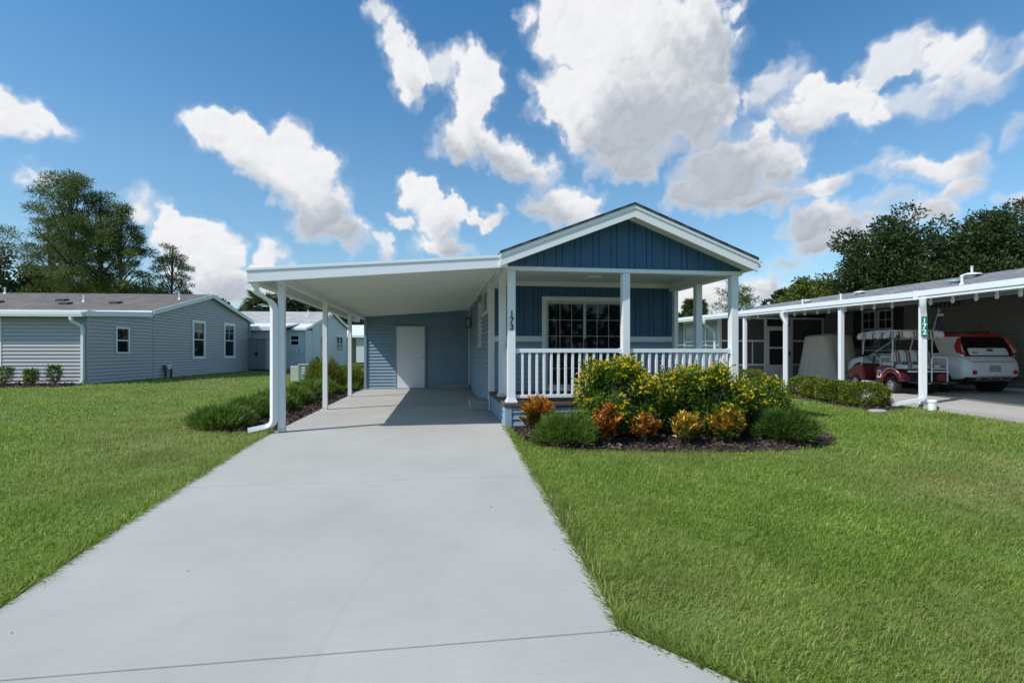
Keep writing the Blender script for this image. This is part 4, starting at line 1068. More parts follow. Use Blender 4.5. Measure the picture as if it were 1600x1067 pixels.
def palm_tree(label, loc, H, Rr, seed, skirt=True):
    rg = np.random.default_rng(seed); t = thing('palm_tree', label, 'tree', loc, 0, local=True)
    m = MB(); m.tube([(0, 0, -.2), (.05, 0, H * .4), (0, .04, H - Rr * .8)], [.24, .2, .19], 10); m.build('trunk', M_bark, t, smooth=True)
    def fronds(name, n, M, e0, e1, L, droop):
        Pp, Dd = [], []
        for i in range(n):
            a = i * 2.4 + rg.normal() * .2; e = R(rg.uniform(e0, e1)); h = np.array([math.cos(a), math.sin(a)])
            p = np.array([0, 0, H - Rr * .8]); v = np.array([h[0] * math.cos(e), h[1] * math.cos(e), math.sin(e)])
            for s_ in range(10):
                p = p + v * L / 10; v = v + np.array([0, 0, -droop]); v /= np.linalg.norm(v)
                if s_ < 2: continue
                for sd in (-1, 1):
                    for kk in range(3):
                        side = np.array([-h[1], h[0], 0]) * sd
                        Pp.append(p + rg.normal(size=3) * .02); Dd.append(v * .9 + side * (.9 - .05 * s_) + np.array([0, 0, -.25]) + rg.normal(size=3) * .12)
        Pp, Dd = np.array(Pp), np.array(Dd)
        leaf_obj(name, Pp, Dd, Rr * .5, .07, M, t, rg)
    fronds('crown', 58, L_palm, -45 if H > 6 else 0, 80, Rr * (.72 if H > 6 else .6), .13)
    if skirt: fronds('dead_skirt', 46, L_dead, -88, -48, Rr * (1.15 if H < 6 else .75), .05)
    return t

G1 = 'trees behind the grey house'
z_ = .2
for i, (x, y, H, Rr, fs, lb) in enumerate((
    (-36.0, 55.7, 18.8, 4.6, .40, 'tall pine with the highest crown behind the grey house'),
    (-34.3, 57.5, 17.6, 3.6, .42, 'tall pine just right of the tallest one behind the grey house'),
    (-31.1, 56.0, 16.0, 3.5, .36, 'third tall pine with a layered crown behind the grey house roof'),
    (-40.5, 60.8, 16.2, 3.2, .40, 'pine partly hidden left of the tallest one'),
    (-29.0, 60.9, 13.2, 2.9, .45, 'small open crowned pine at the right end of the pine group'))):
    pine_tree('pine_tree', lb, (x, y, z_), H - z_, Rr, 10 + i, G1, nl=(19000, 14000, 14000, 12000, 7000)[i], first=fs, nb=(36, 30, 32, 28, 24)[i])
for i, (x, y, H, Rr, lb) in enumerate((
    (-46.6, 61.3, 12.6, 4.2, 'leafy tree at the left edge beyond the grey house roof'),
    (-44.6, 64.2, 10.6, 3.6, 'dense dark tree below and left of the tallest pine'),
    (-41.2, 65.9, 10.2, 3.6, 'dense dark tree directly behind the tallest pine trunk'),
    (-37.2, 66.1, 9.8, 3.4, 'dense dark tree between the pine trunks'),
    (-34.2, 67.8, 9.0, 3.0, 'dense dark tree right of the pine trunks'))):
    broad_tree('leafy_tree', lb, (x, y, z_), H - z_, Rr, 30 + i, L_bl, nl=9000, ls=.36, low=.05, group=G1, irr=.4)
for i, (x, y, H, Rr, lb) in enumerate((
    (-30.6, 80.2, 9.2, 2.6, 'far dark tree just right of the grey house ridge'),
    (-27.6, 82.9, 9.2, 2.4, 'far dark tree above the right end of the grey house roof'),
    (-17.3, 63.1, 7.6, 2.4, 'dark tree behind the carport downspout, above the pale house'),
    (-14.2, 64.7, 8.8, 3.6, 'widest dark tree above the pale house roof'),
    (-9.9, 62.0, 7.8, 3.2, 'dark tree above the far house seen between the carport posts'),
    (28.5, 56.5, 5.9, 1.9, 'low dark bushy tree left of the distant palm'),
    (32.0, 44.0, 7.0, 2.3, 'thin leaved tree behind the near end of the grey shingle roof'))):
    broad_tree('distant_tree', lb, (x, y, z_), H - z_, Rr, 50 + i, L_far, nl=6000, ls=.34, low=.05, irr=.45, clumps=36)
palm_tree('shaggy palm beside the carport corner, above the pale house', (-16.8, 52.9, z_), 7.0, 2.1, 3)
palm_tree('distant palm with a tan skirt of dead fronds between the porch posts', (20.8, 39.4, z_), 5.5, 1.25, 4)
pine_tree('pine_tree', 'open crowned pine behind the right porch post', (29.1, 46.3, z_), 8.1, 3.1, 70, nl=5600, first=.34, nb=22, ls=.32)
for i, (x, y, H, Rr, lb) in enumerate(((30.0, 38.1, 7.0, 2.5, 'yellow green tree left of the dark oaks'), (33.2, 40.6, 7.9, 2.5, 'taller yellow green tree touching the dark oaks'))):
    broad_tree('light_green_tree', lb, (x, y, z_), H, Rr, 80 + i, L_yg, nl=9000, ls=.26, low=.08, irr=.35)
for i, (x, y, H, Rr, lb) in enumerate((
    (32.6, 33.7, 11.1, 3.3, 'leftmost of the big dark oaks above the grey shingle roof'),
    (38.0, 36.2, 12.8, 3.9, 'tallest dark oak right of the leftmost one'),
    (39.9, 32.7, 11.3, 3.3, 'dark oak in the middle of the oak row'),
    (45.6, 35.4, 13.0, 3.9, 'dark oak near the right edge with a rounded top'),
    (46.6, 31.0, 11.4, 3.2, 'dark oak cut off by the right edge'))):
    broad_tree('oak_tree', lb, (x, y, .1), H, Rr, 90 + i, L_oak, nl=24000, ls=.24, low=.06, irr=.30, clumps=70, group='dark oaks behind the taupe house')

rg = np.random.default_rng(400); n = 9000  # unseen leaf belts, added so the window glass reflects dark instead of bright horizon
x = rg.uniform(-75, 75, n); C = 6.5 + 2.2 * vnoise(x * .12, x * 0, 401) + 1.2 * vnoise(x * .5, x * 0, 402)
P = np.stack([x, -42 + rg.normal(size=n) * 2.0, C * rg.random(n) ** .6], 1)
a = rg.uniform(-math.pi * .62, math.pi * .62, n); r = 170 + rg.normal(size=n) * 4; hz = 5.6 + 1.6 * vnoise(a * 25, a * 0, 403) + .8 * vnoise(a * 90, a * 0, 404)
P = np.concatenate([P, np.stack([r * np.sin(a), r * np.cos(a), hz * rg.random(n) ** .6], 1)])
tag(leaf_obj('unseen_treeline', P, rg.normal(size=(len(P), 3)), np.repeat([1.1, 2.6], n), np.repeat([.8, 1.8], n), L_far, None, rg), kind='stuff')

# ------------------------------------------------------------------ shrubs
L_shrub = leaf_mat('cassia_leaves', [(0, (.050, .110, .012)), (.5, (.105, .190, .020)), (1, (.22, .30, .04))], .42)
L_flower = leaf_mat('yellow_petals', [(0, (.72, .50, .012)), (1, (.88, .70, .03))], .35)
L_croton = leaf_mat('croton_leaves', [(0, (.040, .050, .010)), (.3, (.10, .045, .012)), (.5, (.30, .055, .012)), (.7, (.52, .15, .018)), (.88, (.60, .28, .03)), (1, (.62, .46, .05))], .25, rough=.35, spec=.5)
L_croton2 = leaf_mat('golden_croton_leaves', [(0, (.06, .09, .012)), (.35, (.20, .19, .02)), (.6, (.36, .13, .02)), (.75, (.60, .36, .03)), (1, (.70, .56, .07))], .25, rough=.35, spec=.5)
L_jun = leaf_mat('feathery_leaves', [(0, (.070, .135, .020)), (.5, (.135, .225, .035)), (1, (.24, .33, .07))], .4)
L_jund = leaf_mat('dark_feathery_leaves', [(0, (.048, .095, .016)), (.6, (.090, .160, .026)), (1, (.17, .24, .05))], .4)
L_box = leaf_mat('box_leaves', [(0, (.06, .10, .010)), (.5, (.14, .19, .02)), (1, (.28, .31, .04))], .35)
L_tall = leaf_mat('wispy_leaves', [(0, (.10, .15, .02)), (.6, (.20, .25, .03)), (1, (.32, .33, .05))], .4)
def stems(rg, n, Rr, H, r=.008, lean=.7):
    m = MB()
    for i in range(n):
        a = rg.random() * 6.28; q = Rr * lean * rg.random() ** .5
        m.tube([(q * .15 * math.cos(a), q * .15 * math.sin(a), -.05), (q * .6 * math.cos(a), q * .6 * math.sin(a), H * .45), (q * math.cos(a), q * math.sin(a), H * rg.uniform(.7, .92))], [r, r * .8, r * .4], 5)
    return m
def flower_bush(label, loc, rx, ry, H, seed, nfl, nl=15000):
    rg = np.random.default_rng(seed); t = thing('flowering_bush', label, 'shrub', loc, 0, 'yellow flowering bushes in front of the porch', local=True)
    k = 84; C = []
    for i in range(k):
        a = rg.random() * 6.28; u = rg.random() ** .5; z = rg.uniform(.16, .9)
        w = math.sqrt(max(.05, 1 - ((z - .45) / .62) ** 2))
        C.append([rx * .85 * u * w * math.cos(a), ry * .85 * u * w * math.sin(a), H * z * rg.uniform(.86, 1.04)])
    C = np.array(C); rad = rg.uniform(.11, .2, k) * (rx + ry) * .7
    P, d = crown_points(rg, C, rad * 1.12, nl, flat=1, shell=.15); P[:, 2] = np.maximum(P[:, 2], .03)
    leaf_obj('foliage', P, d + .7 * rg.normal(size=d.shape) + np.array([0, 0, .3]), .055 * rg.uniform(.7, 1.4, nl), .022, L_shrub, t, rg)
    # flowers sit on the outside, each a few petals
    P, d = crown_points(rg, C, rad * 1.1, nfl * 5, flat=1, shell=.9)
    q = P - np.array([0, 0, H * .45]); s_ = np.abs(q / np.array([rx, ry, H * .6])); out = np.linalg.norm(s_, axis=1) + .12 * rg.random(len(P)) + .35 * (P[:, 2] / H)
    P = P[np.argsort(-out)[:nfl]]
    fp = np.repeat(P, 5, 0) + rg.normal(size=(nfl * 5, 3)) * .004
    leaf_obj('flowers', fp, rg.normal(size=(nfl * 5, 3)) + np.array([0, -.3, .5]), .030 * rg.uniform(.8, 1.25, nfl * 5), .024, L_flower, t, rg)
    stems(rg, 16, (rx + ry) / 2, H * .85).build('stems', M_bark, t)
flower_bush('tallest yellow flowering bush, left of the middle porch post', (2.62, 7.33, -.03), .66, .55, 1.20, 101, 720)
flower_bush('broad bush dotted with yellow flowers, between the middle and right porch posts', (3.95, 7.25, -.03), .80, .55, 1.03, 102, 560, 19000)
flower_bush('lower yellow flowering bush at the foot of the right porch post', (5.02, 7.45, -.02), .55, .5, .82, 103, 170, 9500)
L_croton3 = leaf_mat('orange_croton_leaves', [(0, (.05, .08, .012)), (.3, (.16, .12, .015)), (.5, (.42, .10, .012)), (.75, (.66, .24, .018)), (1, (.72, .45, .04))], .3, rough=.35, spec=.5)
L_croton4 = leaf_mat('mixed_croton_leaves', [(0, (.045, .085, .012)), (.35, (.13, .17, .02)), (.55, (.40, .12, .015)), (.8, (.62, .30, .02)), (1, (.66, .50, .05))], .3, rough=.35, spec=.5)
def croton(label, loc, rr, H, seed, M, n=480):
    rg = np.random.default_rng(seed); t = thing('croton', label, 'shrub', loc, 0, 'crotons in the porch flower bed', local=True)
    ns = 34; P, D, rnd = [], [], []
    for i in range(ns):
        a = i * 2.4 + rg.normal() * .2; q = rr * .85 * math.sqrt((i + .5) / ns) * rg.uniform(.8, 1.1); tip = np.array([q * math.cos(a), q * math.sin(a), H * (.93 - .50 * (q / rr) ** 2) * rg.uniform(.72, 1.05)])
        b = np.array([q * .25 * math.cos(a), q * .25 * math.sin(a), .01]); ax = tip - b; tone = rg.normal() * .14
        for j in range(n // ns):
            u = .22 + .78 * ((j + rg.random()) / (n // ns)) ** .8; ang = j * 2.4 + rg.random()
            side = np.array([math.cos(ang), math.sin(ang), 0]); P.append(b + ax * u); D.append(side * rg.uniform(.5, 1.1) + ax / np.linalg.norm(ax) * (.35 + .5 * u) + np.array([.3 * math.cos(a), .3 * math.sin(a), .05]) * q / rr + rg.normal(size=3) * .18)
            rnd.append(np.clip(u * .80 - .10 + tone + rg.normal() * .20, 0, 1))
    P, D = np.array(P), np.array(D)
    leaf_obj('foliage', P, D, .088 * rg.uniform(.6, 1.3, len(P)), .026, M, t, rg, np.array(rnd), fold=.35)
    stems(rg, 10, rr * .8, H * .6).build('stems', M_bark, t)
croton('orange croton at the porch corner, behind the feathery bush', (1.50, 7.72, -.03), .33, .62, 111, L_croton3, 1500)
croton('deep red orange croton with a pointed top below the tallest yellow bush', (2.30, 6.83, -.07), .24, .62, 112, L_croton, 1000)
croton('sparse rust coloured croton between the pointed and the golden one', (2.88, 6.86, -.07), .28, .44, 113, L_croton, 620)
croton('golden yellow croton in the middle of the bed', (3.42, 6.72, -.08), .25, .47, 114, L_croton2, 950)
croton('round orange and green croton at the right of the bed', (4.04, 6.72, -.08), .29, .54, 115, L_croton4, 1250)
def feather(label, loc, rx, ry, H, seed, n=3600, M=None, group=None, name='feathery_shrub', ls=.15, w=.011):
    rg = np.random.default_rng(seed); t = thing(name, label, 'shrub', loc, 0, group, local=True)
    a = rg.random(n) * 6.28; u = rg.random(n) ** .5; z = rg.random(n) ** .75
    wd = np.sqrt(np.clip(1 - (z - .25) ** 2 / .72, .05, 1)) * (1 + .17 * np.sin(a * 3 + seed) * np.cos(z * 4 + seed) + .13 * np.sin(a * 7 + 2 * seed) + .10 * rg.normal(size=n))
    rr = (.45 + .55 * u)
    P = np.stack([rx * .86 * rr * wd * np.cos(a), ry * .86 * rr * wd * np.sin(a), H * (.05 + .78 * z) * (1 - .22 * u) * (1 + .16 * np.sin(a * 4 + seed * 1.7) + .08 * rg.normal(size=n))], 1)
    D = np.stack([np.cos(a) * (.4 + .6 * u), np.sin(a) * (.4 + .6 * u), .45 + .75 * z], 1) + .42 * rg.normal(size=(n, 3))
    leaf_obj('foliage', P, D, ls * rg.uniform(.6, 1.25, n), w, M or L_jun, t, rg)
    stems(rg, 14, (rx + ry) / 2, H * .8, .006).build('stems', M_bark, t)
    return t
feather('bright feathery green bush at the left front of the porch bed', (1.80, 6.98, -.07), .44, .36, .42, 121, 5200)
feather('dark feathery bush at the right end of the porch bed', (4.98, 6.78, -.06), .42, .36, .42, 122, 6000, L_jund)
G2 = 'feathery shrubs along the carport bed'
for i, (x, y, rx, H, lb) in enumerate((
    (-3.42, 8.85, .46, .34, 'nearest and largest feathery shrub left of the carport downspout'),
    (-3.40, 9.95, .44, .38, 'feathery shrub second from the driveway in the carport bed'),
    (-3.38, 11.1, .46, .42, 'feathery shrub seen left of the second carport post'),
    (-3.34, 12.4, .48, .45, 'feathery shrub just beyond the second carport post'),
    (-3.30, 13.7, .52, .48, 'feathery shrub midway along the carport bed'),
    (-3.25, 15.0, .52, .48, 'farthest feathery shrub before the tall wispy bush'))):
    feather(lb, (x, y, gh(x, y)), rx, rx * 1.02, H, 130 + i, 5200 if i < 2 else 3200, L_jun, G2, ls=.16, w=.012 if i < 2 else .015)
feather('tall wispy yellow green bush beside the third carport post', (-3.45, 16.3, gh(-3.4, 16.3)), .55, .55, 1.12, 141, 4500, L_tall, None, 'wispy_bush', .22, .016)
feather('lower wispy yellow green bush against the storage room corner', (-2.85, 17.6, gh(-2.9, 17.6)), .45, .45, .85, 142, 3200, L_tall, None, 'wispy_bush', .20, .016)
def hedge_bush(label, loc, rx, ry, H, seed, n=5200):
    rg = np.random.default_rng(seed); t = thing('hedge_bush', label, 'shrub', loc, 0, 'clipped hedge bushes along the neighbour post line', local=True)
    d = unit(rg.normal(size=(n, 3))); e = (np.sum(np.abs(d) ** 3.2, 1)) ** (-1 / 3.2)
    q = d * e[:, None] * (.80 + .20 * rg.random(n))[:, None] * (1 + .07 * np.sin(d[:, :1] * 9 + seed) * np.cos(d[:, 2:] * 8))
    P = q * np.array([rx, ry, H * .5]) + np.array([0, 0, H * .52])
    leaf_obj('foliage', P, d + .6 * rg.normal(size=(n, 3)) + np.array([0, 0, .3]), .042 * rg.uniform(.7, 1.4, n), .026, L_box, t, rg)
    stems(rg, 10, rx, H * .8, .008).build('stems', M_bark, t)
for i, (x, y, rx, H, lb) in enumerate(((9.2, 9.95, .42, .50, 'nearest clipped hedge bush, beside the signed post downspout'), (9.2, 10.72, .40, .48, 'clipped hedge bush second from the signed post'),
        (9.42, 11.5, .40, .47, 'clipped hedge bush in front of the red golf cart front wheel'), (9.72, 12.4, .40, .50, 'clipped hedge bush standing apart in front of the covered cart'),
        (9.75, 15.0, .48, .58, 'rounded hedge bush seen behind the right porch bed'))):
    hedge_bush(lb, (x, y, gh(x, y)), rx, .40, H, 150 + i)
for i, (x, y, H, lb) in enumerate(((-14.4, 19.40, .68, 'leafy young plant at the left edge in front of the grey house'), (-13.55, 19.33, .60, 'middle of three young plants in front of the grey house'), (-12.77, 19.25, .74, 'dark young plant nearest the grey house downspout'))):
    rg = np.random.default_rng(160 + i); t = thing('young_plant', lb, 'plant', (x, y, gh(x, y)), 0, 'young plants in front of the grey house', local=True)
    n = 420; a = rg.random(n) * 6.28; z = rg.random(n) ** .85; r_2 = (.24, .17, .20)[i] * (1 - .9 * np.abs(z - .55)) * (1 + .3 * np.sin(a * 3 + i)) * rg.random(n) ** .5
    P = np.stack([r_2 * np.cos(a), r_2 * np.sin(a), H * (.12 + .78 * z)], 1)
    leaf_obj('foliage', P, np.stack([np.cos(a), np.sin(a), .9 + 0 * a], 1) + .4 * rg.normal(size=(n, 3)), .11 * rg.uniform(.6, 1.4, n), .035, L_shrub if i < 2 else L_jund, t, rg)
    stems(rg, 8, .25, H * .8, .007).build('stems', M_bark, t)

# ------------------------------------------------------------------ mulch beds and lawn
def inpoly(x, y, poly):
    c = np.zeros(x.shape, bool); n = len(poly)
    for i in range(n):
        (x0, y0), (x1, y1) = poly[i], poly[(i + 1) % n]
        if y0 == y1: continue
        c ^= ((y0 > y) != (y1 > y)) & (x < (x1 - x0) * (y - y0) / (y1 - y0) + x0)
    return c
BED_F = [(1.13, 8.10), (1.13, 7.62), (1.32, 7.02), (1.9, 6.66), (2.8, 6.50), (3.8, 6.36), (4.7, 6.34), (5.4, 6.50), (5.85, 6.85), (5.95, 7.4), (5.6, 8.0), (5.12, 8.12)]
BED_L = [(-2.45, 8.30), (-3.3, 8.42), (-3.95, 8.75), (-4.0, 9.6), (-3.8, 11), (-3.7, 14), (-3.6, 17.4), (-2.45, 17.6)]
BED_G = [(-15.8, 19.75), (-15.6, 18.75), (-12.5, 18.95), (-12.2, 19.4), (-12.6, 20.1), (-15.6, 20.4)]
BED_R = [(8.85, 9.3), (9.75, 9.55), (10.22, 10.2), (10.22, 14.1), (9.3, 14.2), (9.2, 12.8), (8.85, 11.2), (8.7, 10.0)]
M_soil = mat('mulch_soil', (.045, .030, .024), .95, var=.4, vscale=14, bump=.7, bscale=40)
M_chip = leaf_mat('mulch_chips', [(0, (.018, .011, .009)), (.5, (.065, .040, .032)), (.85, (.13, .085, .07)), (1, (.22, .17, .15))], 0, .85)
def bed(name, poly, n, sz, seed):
    rg = np.random.default_rng(seed); px, py = np.array(poly).T
    cx, cy = px.mean(), py.mean(); k = len(poly)
    V = [(cx, cy, gh(cx, cy) + .035)] + [(x, y, gh(x, y) + .012) for x, y in poly] + [(x, y, gh(x, y) - .06) for x, y in poly]
    m = MB().add(V, [(0, 1 + i, 1 + (i + 1) % k) for i in range(k)] + [(1 + i, 1 + k + i, 1 + k + (i + 1) % k, 1 + (i + 1) % k) for i in range(k)])
    tag(m.build('mulch_bed', M_soil), kind='structure')
    x = rg.uniform(px.min() - .1, px.max() + .1, n * 3); y = rg.uniform(py.min() - .1, py.max() + .1, n * 3)
    jx, jy = x + rg.normal(size=len(x)) * .05, y + rg.normal(size=len(x)) * .05
    ok = inpoly(jx, jy, poly) & ~((x > -2.45) & (x < 1.12)); x, y = x[ok][:n], y[ok][:n]
    P = np.stack([x, y, ground_h(x, y) + .03 + .02 * rg.random(len(x))], 1)
    D = rg.normal(size=(len(x), 3)); D[:, 2] *= .3
    o = leaf_obj('mulch', P, D, sz * rg.uniform(.5, 1.6, len(x)), sz * .38, M_chip, None, rg, fold=.15)
    tag(o, kind='stuff')
bed('front', BED_F, 9000, .055, 201); bed('side', BED_L, 8000, .06, 202); bed('grey', BED_G, 1500, .10, 203); bed('right', BED_R, 2500, .07, 204)

L_grass = leaf_mat('grass_blades', [(0, (.105, .185, .022)), (.42, (.255, .385, .048)), (.8, (.43, .54, .115)), (1, (.62, .58, .29))], .48, rough=.6,
                   patch=.78, pcol=(.47, .44, .18), pscale=.33, patch2=.45, pcol2=(.150, .245, .036), spec=.12)
def blocked(x, y, pad=0.0):
    b = (x > -2.47 - pad) & (x < 1.10 + pad) & (y > 2.75) & (y < 20)
    xl = np.where(y < 1.6, -4.6 + (y + 1.5) * .45, -3.2 + (y - 1.6) * .565); xr = np.where(y < 1.6, 3.4 - (y + 1.5) * .435, 2.05 - (y - 1.6) * .896)
    b |= (y <= 2.75) & (x > xl) & (x < xr)
    b |= (x > 1.0) & (x < 5.12) & (y > 8.05) & (y < 20.5)
    b |= (x > 10.2) & (y < 19.3) & (x < 16)
    b |= (x > 9.2) & (y > 14.2) & (y < 15.9) & (x < 16)
    for p in (BED_F, BED_L, BED_G, BED_R): b |= inpoly(x, y, p)
    # houses on the left
    for (hx, hy, a) in ((-12.27, 20.05, R(-3.9)), (-8.52, 36.6, R(-3.9))):
        dx, dy = x - hx, y - hy; lx = dx * math.cos(a) + dy * math.sin(a); ly = -dx * math.sin(a) + dy * math.cos(a)
        b |= (lx < .02) & (ly > -.02) & (ly < 13)
    return b
def blades(rings, seed):
    rg = np.random.default_rng(seed); VV, FQ, FT, RR = [], [], [], []; base = 0
    for (r0, r1, dens, w, h, lean) in rings:
        area = (r1 ** 2 - r0 ** 2) * .5 * R(142); n = int(area * dens)
        r = np.sqrt(rg.uniform(r0 ** 2, r1 ** 2, n)); th = rg.uniform(R(-66), R(76), n)
        x, y = r * np.sin(th), r * np.cos(th)
        # mown turf is uneven: tussocks thin out in places
        tus = .5 + 1.4 * vnoise(x * 2.3, y * 2.3, 301) + .8 * vnoise(x * 7, y * 7, 302)
        ok = ~blocked(x, y) & (rg.random(n) < np.clip(.6 + tus, .5, 1)); x, y, r, tus = x[ok], y[ok], r[ok], tus[ok]; n = len(x)
        hh = h * rg.uniform(.40, 1.45, n) * np.clip(.8 + .35 * tus, .6, 1.3); ww = w * rg.uniform(.7, 1.3, n)
        a = rg.random(n) * 6.283; ln = lean * rg.uniform(.2, 1.3, n)
        b0 = np.stack([x, y, ground_h(x, y) - .015], 1); d = np.stack([np.cos(a), np.sin(a), 0 * a], 1); s_ = np.stack([-np.sin(a + .6), np.cos(a + .6), 0 * a], 1)
        up = np.array([0, 0, 1.0])
        m1 = b0 + up * (hh * .6)[:, None] + d * (ln * hh * .35)[:, None]
        t1 = b0 + up * (hh * np.clip(1.05 - .35 * ln, .5, 1))[:, None] + d * (ln * hh)[:, None]
        o = s_ * (ww * .5)[:, None]
        VV.append(np.stack([b0 - o, b0 + o, m1 + o * .8, m1 - o * .8, t1], 1).reshape(-1, 3))
        i = base + np.arange(n)[:, None] * 5; FQ.append(i + np.array([[0, 1, 2, 3]])); FT.append(i + np.array([[3, 2, 4]])); base += n * 5
        RR.append(np.repeat(np.clip(rg.normal(.47, .27, n) + (rg.random(n) < .04) * .5, 0, 1), 5))
    return np.concatenate(VV), [np.concatenate(FQ), np.concatenate(FT)], np.concatenate(RR)
V, F, RN = blades(((.7, 3.2, 13000, .0040, .048, 1.05), (3.2, 5.2, 9500, .0042, .048, 1.05), (5.2, 8, 4600, .0052, .048, 1.0), (8, 13, 1900, .008, .055, .85), (13, 22, 620, .013, .055, .8), (22, 42, 140, .026, .06, .7)), 300)
tag(np_obj('grass', V, F, L_grass, None, RN), kind='stuff')
# longer uncut blades leaning over the slab edges
rg = np.random.default_rng(310); n = 15000
y = rg.uniform(2.8, 8.2, n); side = rg.random(n) < .5
x = np.where(side, -2.56 + .02 * (y - 5.5) - np.abs(rg.normal(0, .05, n)), 1.05 + np.abs(rg.normal(0, .05, n)) + .01 * (y - 5.5))
k = n // 5; y[:k] = rg.uniform(1.7, 2.8, k); side[:k] = rg.random(k) < .2
x[:k] = np.where(side[:k], -3.15 + (y[:k] - 1.7) * .565, 1.98 - (y[:k] - 1.7) * .896) + np.where(side[:k], -1, 1) * np.abs(rg.normal(0, .05, k))
ok = ~inpoly(x, y, BED_F); x, y, side = x[ok], y[ok], side[ok]
P = np.stack([x, y, ground_h(x, y)], 1); D = np.stack([np.where(side, 1, -1) * rg.uniform(-.3, 1.1, len(x)), rg.normal(size=len(x)) * .5, .35 + rg.random(len(x)) * .5], 1)
tag(leaf_obj('edge_grass', P, D, .095 * rg.uniform(.4, 1.5, len(x)), .0065, L_grass, None, rg), kind='stuff')
# a few dead leaves and crumbs on the slab
rg = np.random.default_rng(320); n = 26
x = rg.uniform(-2.3, 1.0, n); y = rg.uniform(2.9, 15, n)
P = np.stack([x, y, slope(y) + .004], 1); D = rg.normal(size=(n, 3)); D[:, 2] = .06
tag(leaf_obj('leaf_litter', P, D, .013 * rg.uniform(.4, 1.5, n), .008, M_chip, None, rg), kind='stuff')

# ------------------------------------------------------------------ vehicles
def wheel(parent, name, c, r, w, side, rim_mat, spokes=5, hub=.62):
    """c: centre of the outer face; side: -1 left, +1 right (outer face direction along x)"""
    s = side
    t = MB().lathe([(r * hub, -.01 * s), (r * .90, 0), (r, -.02 * s), (r, -(w - .02) * s), (r * .9, -w * s), (r * hub, -w * s), (r * hub, -.01 * s)], c, 'x', 30).build(name, M_rubber, parent, smooth=True)
    m = MB().lathe([(0, -.035 * s), (r * .16, -.03 * s), (r * .17, -.05 * s), (r * .2, -.075 * s)], c, 'x', 20)
    m.lathe([(r * hub, -.012 * s), (r * hub * .93, -.02 * s), (r * hub * .90, -.06 * s)], c, 'x', 30)
    for i in range(spokes):
        a = 2 * math.pi * i / spokes + .3; ca, sa = math.cos(a), math.sin(a); w0, w1 = r * .10, r * .15
        P = lambda rr, off, h: (c[0] + h, c[1] + rr * ca - off * sa, c[2] + rr * sa + off * ca)
        m.add([P(r*.12, -w0, -.045*s), P(r*.12, w0, -.045*s), P(r*hub*.92, w1, -.025*s), P(r*hub*.92, -w1, -.025*s),
               P(r*.12, -w0, -.075*s), P(r*.12, w0, -.075*s), P(r*hub*.92, w1, -.055*s), P(r*hub*.92, -w1, -.055*s)],
              [(0,1,2,3),(7,6,5,4),(0,4,5,1),(1,5,6,2),(2,6,7,3),(3,7,4,0)])
    m.build('rim', rim_mat, t, smooth=False)
    MB().lathe([(0, -.08 * s), (r * hub * .95, -.08 * s), (r * hub * .95, -.10 * s)], c, 'x', 20).build('brake', M_dark, t)
    return t
M_carw = mat('car_paint_white', (.78, .79, .81), .22, var=.01, coat=.6)
M_carr = mat('car_paint_red', (.42, .012, .014), .22, var=.02, coat=.6)
M_clad = mat('black_cladding', (.018, .018, .02), .55)
M_gloss = mat('gloss_black', (.008, .008, .009), .06, var=.02)
M_lamp = mat('red_lamp_lens', (.48, .012, .014), .12, var=.1, coat=.4)
M_clear = mat('clear_lamp_lens', (.60, .55, .56), .12, var=.1)
M_rim = mat('alloy_rim', (.50, .51, .53), .3, metal=.8)
car = thing('parked_car', 'white boxy hatchback with a red roof parked under the neighbour carport', 'car', (14.35, 13.45, gh(14.3, 12) + .075), R(-1), local=True)
secs = [(-2.08, .60, .50, .74), (-2.06, .74, .42, .80), (-1.98, .845, .36, .90), (-1.90, .87, .33, .985), (-1.7, .885, .31, 1.01), (-1.2, .90, .30, 1.02), (-.4, .90, .28, 1.01), (.6, .90, .28, 1.0), (1.1, .895, .28, .99), (1.5, .88, .28, .95), (1.85, .83, .30, .86), (2.0, .74, .34, .76), (2.06, .60, .40, .66)]
m = MB(); prof = [(.86, 0), (.965, .10), (1.0, .40), (.995, .62), (.955, .84), (.90, .96), (.83, 1.0)]
rows = []
for (y, w, z0, z1) in secs:
    pts = [(w * a, z0 + (z1 - z0) * b) for a, b in prof]
    ring = [(-px_, y, pz_) for px_, pz_ in pts] + [(px_, y, pz_) for px_, pz_ in pts[::-1]]
    rows.append(ring)
n = len(rows[0]); vs_ = [v for r_ in rows for v in r_]; fs_ = []
for i in range(len(rows) - 1):
    for k in range(n): fs_.append((i*n+k, i*n+(k+1) % n, (i+1)*n+(k+1) % n, (i+1)*n+k))
fs_ += [tuple(range(n)), tuple((len(rows)-1)*n + k for k in range(n))[::-1]]
m.add(vs_, fs_); body = m.build('body', M_carw, car, smooth=True)
body.data.set_sharp_from_angle(angle=R(60)); sb = body.modifiers.new('sub', 'SUBSURF'); sb.levels = sb.render_levels = 2
